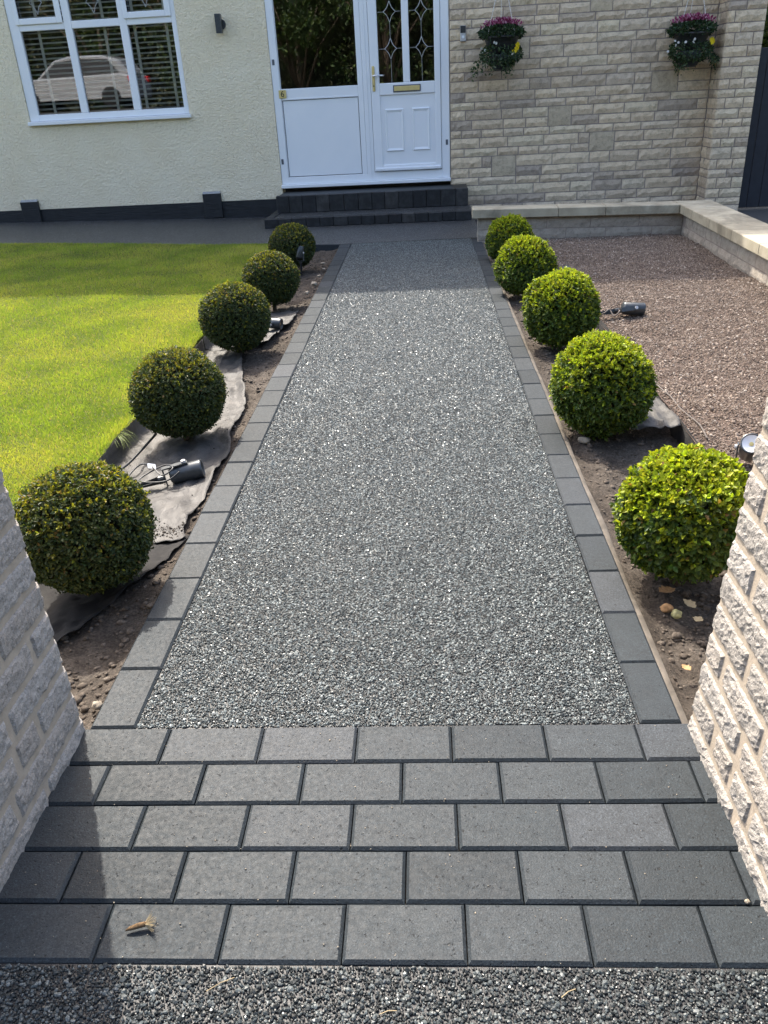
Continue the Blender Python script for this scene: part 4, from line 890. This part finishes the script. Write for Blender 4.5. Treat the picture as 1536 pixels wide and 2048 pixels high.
# spotlights --------------------------------------------------------
def spotlight(label, M, tilt, cable=None, spike=True, lens='black'):
    """upright pose: spike along -z, bracket, cylindrical head tilted by `tilt` about x, looking along +z of the head"""
    e = empty('garden_spotlight'); e.matrix_world = M; tag(e, label, 'spotlight', 'garden spotlights')
    H = Matrix.Translation((0, 0, 0.045)) @ Matrix.Rotation(tilt, 4, 'X')
    hd = MB().lathe([(0.0, -0.052), (0.022, -0.052), (0.029, -0.046), (0.030, 0.046), (0.0305, 0.052), (0.026, 0.052), (0.025, 0.034)], 26, H, False).build('lamp_head', 'anthracite', e, True)
    MB().lathe([(0.0265, 0.0505), (0.018, 0.046), (0.007, 0.042), (0.0, 0.042)], 24, H, False).build('reflector', lens, hd, True)
    MB().lathe([(0.006, 0.0422), (0.006, 0.045), (0.0, 0.0455)], 12, H, False).build('diode', 'brass', hd)
    B = MB()
    for s in (-1, 1): B.box(s * 0.0335 - 0.0022, s * 0.0335 + 0.0022, -0.010, 0.010, -0.022, 0.056)
    B.box(-0.0357, 0.0357, -0.010, 0.010, -0.0265, -0.0225); B.build('bracket', 'anthracite', e)
    B = MB()
    for s in (-1, 1): B.lathe([(0.0075, 0), (0.0075, 0.007)], 10, Matrix.Translation((s * 0.0356, 0, 0.045)) @ Matrix.Rotation(R(90) * s, 4, 'Y'))
    B.build('thumb_screw', 'silver', e)
    if spike:
        B = MB(); B.lathe([(0.014, -0.027), (0.014, -0.045), (0.009, -0.048)], 12, None, True)
        for a in (0, 90):
            Mr = Matrix.Rotation(R(a), 3, 'Z'); B.add([Mr @ Vector(v) for v in [(-0.013, -0.0015, -0.045), (0.013, -0.0015, -0.045), (0.0015, -0.0015, -0.19), (-0.0015, -0.0015, -0.19), (-0.013, 0.0015, -0.045), (0.013, 0.0015, -0.045), (0.0015, 0.0015, -0.19), (-0.0015, 0.0015, -0.19)]],
                [(0, 3, 2, 1), (4, 5, 6, 7), (0, 1, 5, 4), (1, 2, 6, 5), (2, 3, 7, 6), (3, 0, 4, 7)])
        B.build('ground_spike', 'black', e)
    return e
def lying(x, y, z, az, roll=0.0, pitch=0.0):   # axis (+z of the lamp) laid along azimuth az on the ground
    return Matrix.Translation((x, y, z)) @ Matrix.Rotation(az, 4, 'Z') @ Matrix.Rotation(R(90) - pitch, 4, 'Y') @ Matrix.Rotation(roll, 4, 'Z')
spotlight('fallen spotlight with tangled cable lying on the grey membrane by the lawn', lying(-1.055, 2.985, -0.008, R(20), R(0), R(8)) @ Matrix.Scale(1.3, 4), R(8))
spotlight('fallen spotlight lying on the gravel behind the third right ball', lying(1.27, 5.24, 0.045, R(14), R(70), R(2)) @ Matrix.Scale(1.35, 4), R(10))
spotlight('spotlight facing up beside the sunlit right pillar', Matrix.Translation((1.225, 2.90, 0.022)) @ Matrix.Rotation(R(-20), 4, 'Z') @ Matrix.Scale(1.3, 4), R(52), lens='lens')
spotlight('spotlight half hidden by the third ball on the lawn side', lying(-1.075, 5.36, 0.02, R(-10), R(90), 0) @ Matrix.Scale(1.2, 4), R(5))
spotlight('upright spotlight on its spike beside the ball nearest the steps', Matrix.Translation((-1.085, 7.30, 0.10)) @ Matrix.Rotation(R(-25), 4, 'Z') @ Matrix.Scale(1.0, 4), R(-28))
spotlight('dark spotlight peeping out behind the fourth right ball', lying(1.04, 6.42, 0.04, R(55), R(40), R(8)) @ Matrix.Scale(1.3, 4), R(0))
def cable(label, pts, r=0.004, mat='black'):
    P = [Vector(p) for p in pts]; out = []
    for i in range(len(P) - 1):
        p0, p1, p2, p3 = P[max(i - 1, 0)], P[i], P[i + 1], P[min(i + 2, len(P) - 1)]
        for t in np.linspace(0, 1, 8, endpoint=False):
            out.append(0.5 * ((2 * p1) + (p2 - p0) * t + (2 * p0 - 5 * p1 + 4 * p2 - p3) * t * t + (3 * p1 - p0 - 3 * p2 + p3) * t ** 3))
    out.append(P[-1]); return tag(MB().tube(out, r, 6).build('cable', mat, None, True), label, 'cable', 'garden light cables')
cable('thick black cable running from the second left ball to the fallen spotlight', [(-1.25, 3.42, 0.01), (-1.27, 3.25, 0.0), (-1.29, 3.10, -0.005), (-1.33, 2.95, 0.0), (-1.36, 2.82, 0.0)], 0.0058)
cable('thin looped black lead tangled around the fallen spotlight by the lawn', [(-1.24, 2.95, 0.0), (-1.20, 3.02, 0.03), (-1.14, 2.99, 0.04), (-1.08, 2.93, 0.022), (-1.04, 2.96, 0.04), (-1.09, 3.0, 0.035), (-1.17, 2.94, 0.01), (-1.15, 2.90, 0.008), (-1.06, 2.91, 0.006), (-1.01, 2.945, 0.03)], 0.0032)
cable('dusty cable lying along the edge of the gravel', [(1.118, 3.93, 0.02), (1.128, 3.78, 0.02), (1.142, 3.66, 0.02), (1.140, 3.52, 0.02), (1.150, 3.42, 0.02), (1.165, 3.30, 0.02), (1.150, 3.15, 0.02)], 0.0042, 'cordgrey')
cable('pale cable looped around the fallen spotlight on the gravel', [(1.09, 5.2, 0.02), (1.13, 5.16, 0.05), (1.17, 5.20, 0.06), (1.19, 5.15, 0.03), (1.23, 5.18, 0.055), (1.22, 5.24, 0.04), (1.16, 5.22, 0.03), (1.13, 5.27, 0.03)], 0.0045, 'cordgrey')
tg = tag(empty('cable_tag', (-1.135, 2.985, 0.040), (R(30), R(20), R(30))), 'white paper label on the lead of the fallen spotlight', 'tag')
MB().box(-0.016, 0.016, -0.012, 0.012, -0.0004, 0.0004).build('paper', 'upvc', tg)

# small things on the ground ---------------------------------------
def lump(name, label, cat_, x, y, z, s, mat, sc=(1, 1, 0.8), group=None):
    bm = bmesh.new(); bmesh.ops.create_icosphere(bm, subdivisions=3, radius=1); o_ = random.uniform(0, 50)
    for v in bm.verts:
        d = v.co.normalized(); v.co = d * (1 + 0.30 * fbm(d.x * 1.3 + o_, d.y * 1.3, d.z * 1.3, 4)); v.co = Vector((v.co.x * sc[0], v.co.y * sc[1], v.co.z * sc[2])) * s
    me = bpy.data.meshes.new(name); bm.to_mesh(me); bm.free(); me.materials.append(MT[mat]); me.polygons.foreach_set('use_smooth', [True] * len(me.polygons))
    return tag(obj(name, me, None, (x, y, z), (0, 0, random.uniform(0, 6))), label, cat_, group)
lump('windfall_apple', 'pale green rotting apple on soil below the nearest right shrub', 'apple', 0.699, 1.955, -0.018, 0.0145, 'appleskin', (1, 1, .9))
lump('windfall_apple', 'brown wrinkled apple touching the green one below the right shrub', 'apple', 0.682, 1.990, -0.022, 0.015, 'dryleaf', (1.2, .9, .8))
lump('pale_stone', 'round pale pebble at the foot of the shaded left pillar', 'stone', -0.868, 1.585, -0.012, 0.014, 'palestone')
lump('pale_stone', 'pale flat stone at the left bed beside the path border near the steps', 'stone', -0.905, 6.72, -0.01, 0.030, 'palestone', (1.3, .8, .6))
lump('pale_stone', 'rounded pale stone under the second right ball', 'stone', 0.672, 3.27, -0.022, 0.020, 'palestone', (1.2, 1, .8))
lump('grey_chip', 'tiny grey stone chip on the block paving beside right pillar', 'stone', 0.562, 1.008, 0.005, 0.0045, 'palestone')
for i, (x, y) in enumerate(((-0.90, 7.05), (-0.925, 6.4), (-0.89, 7.35), (-0.93, 7.62))):
    lump('pale_stone', ('second farthest', 'nearest', 'third farthest', 'farthest')[(2, 1, 0, 3)[i]] + ' of four small whitish stones along the far left path border', 'stone', x, y, -0.012, 0.017 + 0.004 * (i % 2), 'palestone', (1.2, .8, .6), 'whitish stones in the far left bed')
def dry_leaf(label, x, y, z, s, mat, rz, nm='fallen_leaf', curl=0.35):
    V = []; F = []; n = 9
    for i in range(n + 1):
        t = i / n; w = math.sin(math.pi * min(1, t ** 0.8)) * 0.34 * (1 + 0.25 * math.sin(t * 23 + x * 50)); zc = curl * (t - 0.5) ** 2
        V += [(t - 0.5, -w, zc + curl * w), (t - 0.5, 0, zc), (t - 0.5, w, zc + curl * w * 1.3)]
        if i: b = 3 * i; F += [(b - 3, b - 2, b + 1, b), (b - 2, b - 1, b + 2, b + 1)]
    V = [(a * s, b * s, c2 * s) for a, b, c2 in V]
    return tag(obj(nm, mesh(nm, V, F, True, mat), None, (x, y, z), (random.uniform(-.2, .2), random.uniform(-.2, .2), rz)), label, 'leaf')
dry_leaf('orange brown fallen leaf on soil beside the right border', 0.652, 1.70, -0.010, 0.032, 'dryleaf', 2.0)
dry_leaf('brown dried leaf under the front of the nearest right shrub', 0.70, 2.06, -0.010, 0.06, 'dryleaf', 0.4)
dry_leaf('pale dried leaf beside the rotting apple', 0.742, 1.985, -0.006, 0.045, 'straw', 2.2)
dry_leaf('small tan leaf between the apple and the right pillar', 0.748, 1.915, -0.012, 0.04, 'straw', 0.9)
# curled dry bud on the paving
bud = tag(empty('dried_bud', (-0.552, 0.947, 0.010), (0, 0, R(12))), 'brown curled dried bud lying on the front course of blocks', 'bud')
MB().tube([(-0.026, 0, -0.001), (-0.018, 0.001, 0.001), (-0.004, 0.002, 0.003), (0.008, 0.003, 0.003), (0.016, 0.003, 0.002)], [0.0015, 0.0036, 0.005, 0.0046, 0.002], 8).build('husk', 'budbrown', bud, True)
B = MB()
for i in range(34):
    a = random.uniform(-0.9, 0.9); e2 = random.uniform(-0.2, 0.6); L = random.uniform(0.012, 0.024)
    B.tube([(0.008, 0.003, 0.003), (0.008 + L * math.cos(a), 0.003 + L * math.sin(a), 0.003 + L * e2)], [0.0012, 0.0004], 4)
B.build('fibres', 'straw', bud)
for i, (x, y, a, L, lab) in enumerate(((-0.38, 0.845, 0.5, 0.05, 'thin pale straw on the dark stones near the left'), (0.21, 0.835, -2.6, 0.03, 'short pale twig on the dark stones near the right'), (-0.09, 0.80, 0.2, 0.028, 'tiny straw on the dark stones at bottom centre'))):
    c2, s2 = math.cos(a) * L / 2, math.sin(a) * L / 2
    tag(MB().tube([(x - c2, y - s2, 0.004), (x, y + 0.002, 0.006), (x + c2, y + s2, 0.005)], 0.0009, 5).build('straw_bit', 'straw'), lab, 'straw')
# grass tufts hanging over the bed edge
def tuft(x, y, label, n, L, seed):
    r2 = np.random.default_rng(seed); P = np.stack([r2.normal(x, 0.02, n), r2.normal(y, 0.03, n), np.full(n, 0.015)], 1); V = []; F = []
    for k_ in range(n):
        a = r2.uniform(-0.9, 0.9); l = L * r2.uniform(0.6, 1.2); d = np.array([math.cos(a), math.sin(a) - 0.5, 0]); s = np.array([-d[1], d[0], 0]) * 0.0013; b = len(V)
        for t in (0, 0.35, 0.7, 1.0):
            p = P[k_] + d * l * t + np.array([0, 0, l * (0.9 * t - 1.05 * t * t)]); w = 1 - 0.85 * t; V += [p - s * w, p + s * w]
        F += [(b, b + 1, b + 3, b + 2), (b + 2, b + 3, b + 5, b + 4), (b + 4, b + 5, b + 7, b + 6)]
    me = mesh('grass_tuft', V, F, True, 'grass'); col_attr(me, np.tile(np.array([[0.16, 0.22, 0.04]]), (len(V), 1)) * r2.uniform(0.7, 1.2, (len(V), 1)), 1)
    return tag(obj('grass_tuft', me), label, 'grass')
tuft(-1.435, 3.40, 'long grass blades flopping over the membrane beside the second ball', 42, 0.10, 1)
tuft(-1.43, 4.70, 'few long grass blades over the bed edge between second and third balls', 14, 0.08, 2)
tuft(-1.9, 8.68, 'tall grass tuft at the far lawn edge by the resin strip', 26, 0.09, 3)

# ------------------------------------------------------------------ behind the gate and behind the viewer (seen in the glass)
def tree(label, x, y, z0, h, rx, n, seed, group='trees across the road', cols=((0.030, 0.060, 0.018), (0.05, 0.09, 0.025), (0.022, 0.042, 0.016), (0.08, 0.115, 0.03)), trunk=1.6, L=0.16):
    global rng; rng = np.random.default_rng(seed)
    t = tag(empty('tree', (x, y, z0)), label, 'tree', group)
    B = MB(); B.tube([(0, 0, 0), (0.05, 0.02, trunk * 0.6), (0, 0, trunk * 1.3), (0.1, 0, h * 0.75)], [0.17, 0.13, 0.10, 0.04], 9)
    for k_ in range(7):
        a = k_ * 0.9; B.tube([(0, 0, trunk * (0.8 + 0.1 * k_)), (math.cos(a) * rx * 0.35, math.sin(a) * rx * 0.35, trunk + h * 0.22 + 0.1 * k_), (math.cos(a) * rx * 0.7, math.sin(a) * rx * 0.7, trunk + h * 0.35 + 0.12 * k_)], [0.06, 0.04, 0.015], 6)
    B.build('trunk', 'bark', t, True)
    pts = []
    for k_ in range(22):
        a = rng.uniform(0, 6.28); q = rng.uniform(0, 0.75); c0 = (math.cos(a) * rx * q, math.sin(a) * rx * q, trunk * 0.8 + (h - trunk * 0.8) * rng.uniform(0.08, 0.92)); s = rng.uniform(0.28, 0.5) * rx
        pts.append(blob_leaves(n // 22, c0, (s, s, s * 0.8), L, cols, 0.1, -9, 0.25))
    P, A, N, l, C = cat(pts); o = leaf_cloud('crown', P, A, N, l, l * 0.55, C, 'leaf', 0.2, t); o['kind'] = 'stuff'
tree('leafy tree rising behind the dark side gate', 5.6, 13.4, -0.1, 4.6, 1.5, 18000, 61, 'tree behind the gate', ((0.06, 0.11, 0.03), (0.10, 0.16, 0.05), (0.14, 0.18, 0.08), (0.04, 0.07, 0.02)), 1.0, 0.085)
TX = [(-17.5, -11.5), (-13.2, -12.5), (-9.2, -11.6), (-5.6, -12.4), (-2.2, -11.6), (1.4, -12.2), (5.0, -11.8), (9.0, -12.5), (13.5, -12)]
TL = ['tree mirrored at the far left of the house window', 'tree mirrored above the white car', 'tree mirrored in the right lights of the house window', 'tree standing across the road, left of the door glass reflection', 'tree mirrored in the large entrance side pane',
      'tree mirrored in the entrance door panes', 'tree across the road opposite the stone wall', 'tree across the road opposite the pier', 'rightmost tree across the road']
for i, (x, y) in enumerate(TX): tree(TL[i], x, y, -0.2, 7.0 + (i * 37 % 5) * 0.5, 2.5, 4200, 500 + i)
rng = np.random.default_rng(9)
# tall evergreen hedge under and behind the trees
hg = tag(empty('hedge', (0, -13.6, -0.2)), 'tall dark evergreen hedge across the road seen only in the glass', 'hedge')
V = []; F = []; hx = np.linspace(-30, 22, 90); hz = np.linspace(0, 1, 12)
for x in hx:
    for z in hz: V.append((x, 0.5 * fbm(x * 0.6, z * 4, 3, 3) - 0.3 * z, z * (7.4 + 0.9 * fbm(x * 0.5, 2, 8, 3))))
for i in range(89):
    for j in range(11): F.append((i * 12 + j, i * 12 + 12 + j, i * 12 + 13 + j, i * 12 + 1 + j))
obj('opaque_backing', mesh('opaque_backing', V, F, True, 'inner'), hg)  # opaque dark sheet added inside the hedge, keeps bright sky out of the panes
n = 26000; P = np.stack([rng.uniform(-30, 22, n), rng.uniform(-0.1, 0.9, n), rng.uniform(0, 7.6, n)], 1)
C = np.array([(0.075, 0.09, 0.05), (0.10, 0.115, 0.06), (0.13, 0.13, 0.07), (0.05, 0.062, 0.036)])[rng.integers(0, 4, n)]; l = rng.uniform(0.12, 0.26, n)
o = leaf_cloud('foliage', P, rng.normal(0, 1, (n, 3)), rng.normal(0, 0.6, (n, 3)) + np.array([0, 1, 0.4]), l, l * 0.5, C, 'leaf', 0.2, hg); o['kind'] = 'stuff'
# raised drive and parked car, seen in the window
rd = box_obj('raised_drive', 'asphalt', None, -19.5, -8.6, -9.0, -4.2, -0.3, 1.32); rd['kind'] = 'structure'
car = tag(empty('parked_car', (-11.7, -6.5, 1.32)), 'white parked car mirrored in the lower left window panes', 'car')
def loft(name, mat, prof, ys, parent, smooth=True):
    V = []; F = []; n = len(prof)
    for (y, s, dz) in ys:
        for (x, z) in prof: V.append((x * s, y, 0.25 + (z - 0.25) * dz))
    for j in range(len(ys) - 1):
        for i in range(n): F.append((j * n + i, j * n + (i + 1) % n, (j + 1) * n + (i + 1) % n, (j + 1) * n + i))
    F.append(tuple(range(n))); F.append(tuple((len(ys) - 1) * n + i for i in range(n))[::-1])
    return MB().add(V, F).build(name, mat, parent, smooth)
body = [(-2.1, 0.32), (-2.12, 0.62), (-1.95, 0.80), (-1.1, 0.92), (1.75, 0.98), (1.98, 0.90), (2.05, 0.55), (2.0, 0.30)]
cabin = [(-1.15, 0.90), (-0.45, 1.42), (0.1, 1.52), (1.1, 1.50), (1.65, 1.36), (1.92, 0.97)]
loft('body', 'carpaint', body, [(-0.88, 0.97, 0.95), (-0.84, 1, 1), (0.84, 1, 1), (0.88, 0.97, 0.95)], car, False)
loft('cabin', 'carpaint', cabin, [(-0.70, 0.95, 0.96), (-0.62, 1, 1), (0.62, 1, 1), (0.70, 0.95, 0.96)], car, False)
for s in (-1, 1):
    y = s * 0.735
    MB().add([(-0.92, y, 0.97), (-0.38, y * 0.96, 1.36), (0.35, y * 0.96, 1.42), (0.35, y, 0.99)], [(0, 1, 2, 3)]).build('side_window', 'black', car)
    MB().add([(0.42, y, 0.99), (0.42, y * 0.96, 1.42), (1.30, y * 0.96, 1.38), (1.62, y, 1.02)], [(0, 1, 2, 3)]).build('side_window', 'black', car)
    for x in (-1.35, 1.3):
        wh = MB().lathe([(0.22, -0.1), (0.31, -0.09), (0.325, 0.0), (0.31, 0.09), (0.22, 0.1)], 24, Matrix.Translation((x, s * 0.80, 0.32)) @ Matrix.Rotation(R(90), 4, 'X')).build('wheel', 'tyre', car, True)
    MB().box(1.90, 2.06, s * 0.74 - 0.1, s * 0.74 + 0.16 * 0 + 0.14, 0.72, 0.90, 0.02).build('rear_light', 'red', car)
    MB().box(-2.10, -1.92, s * 0.66 - 0.16, s * 0.66 + 0.16, 0.62, 0.76, 0.02).build('headlight', 'lens', car)

# fine grit on the paving, soil crumbs on the membrane
n = 420; P = np.stack([rng.uniform(-0.84, 0.57, n), rng.uniform(Y0, Y1, n), np.full(n, 0.0035)], 1)
o = rocks('grit', P, np.clip(rng.lognormal(-7.1, 0.45, n), 0.0004, 0.0022), 'palestone', paving); o['kind'] = 'stuff'
mem = next(o_ for o_ in bpy.data.objects if o_.name.startswith('weed_membrane') and 'fallen spotlight' in o_.get('label', ''))
n = 330; c_ = rng.uniform(0, 1, n) < 0.6
X = np.where(c_, rng.normal(-0.955, 0.05, n), rng.uniform(-1.35, -0.93, n)); Yc = np.where(c_, rng.normal(2.56, 0.03, n), rng.uniform(2.5, 4.6, n))
dg = bpy.context.evaluated_depsgraph_get(); me_ = mem.evaluated_get(dg); P = []
for a, b in zip(X, Yc):
    hit, loc, nn, ix = me_.ray_cast((a, b, 0.5), (0, 0, -1))
    if hit: P.append((a, b, loc.z + 0.001))
o = rocks('soil_crumbs', np.array(P), np.clip(rng.lognormal(-6.2, 0.5, len(P)), 0.0008, 0.006), 'soil', mem); o['kind'] = 'stuff'
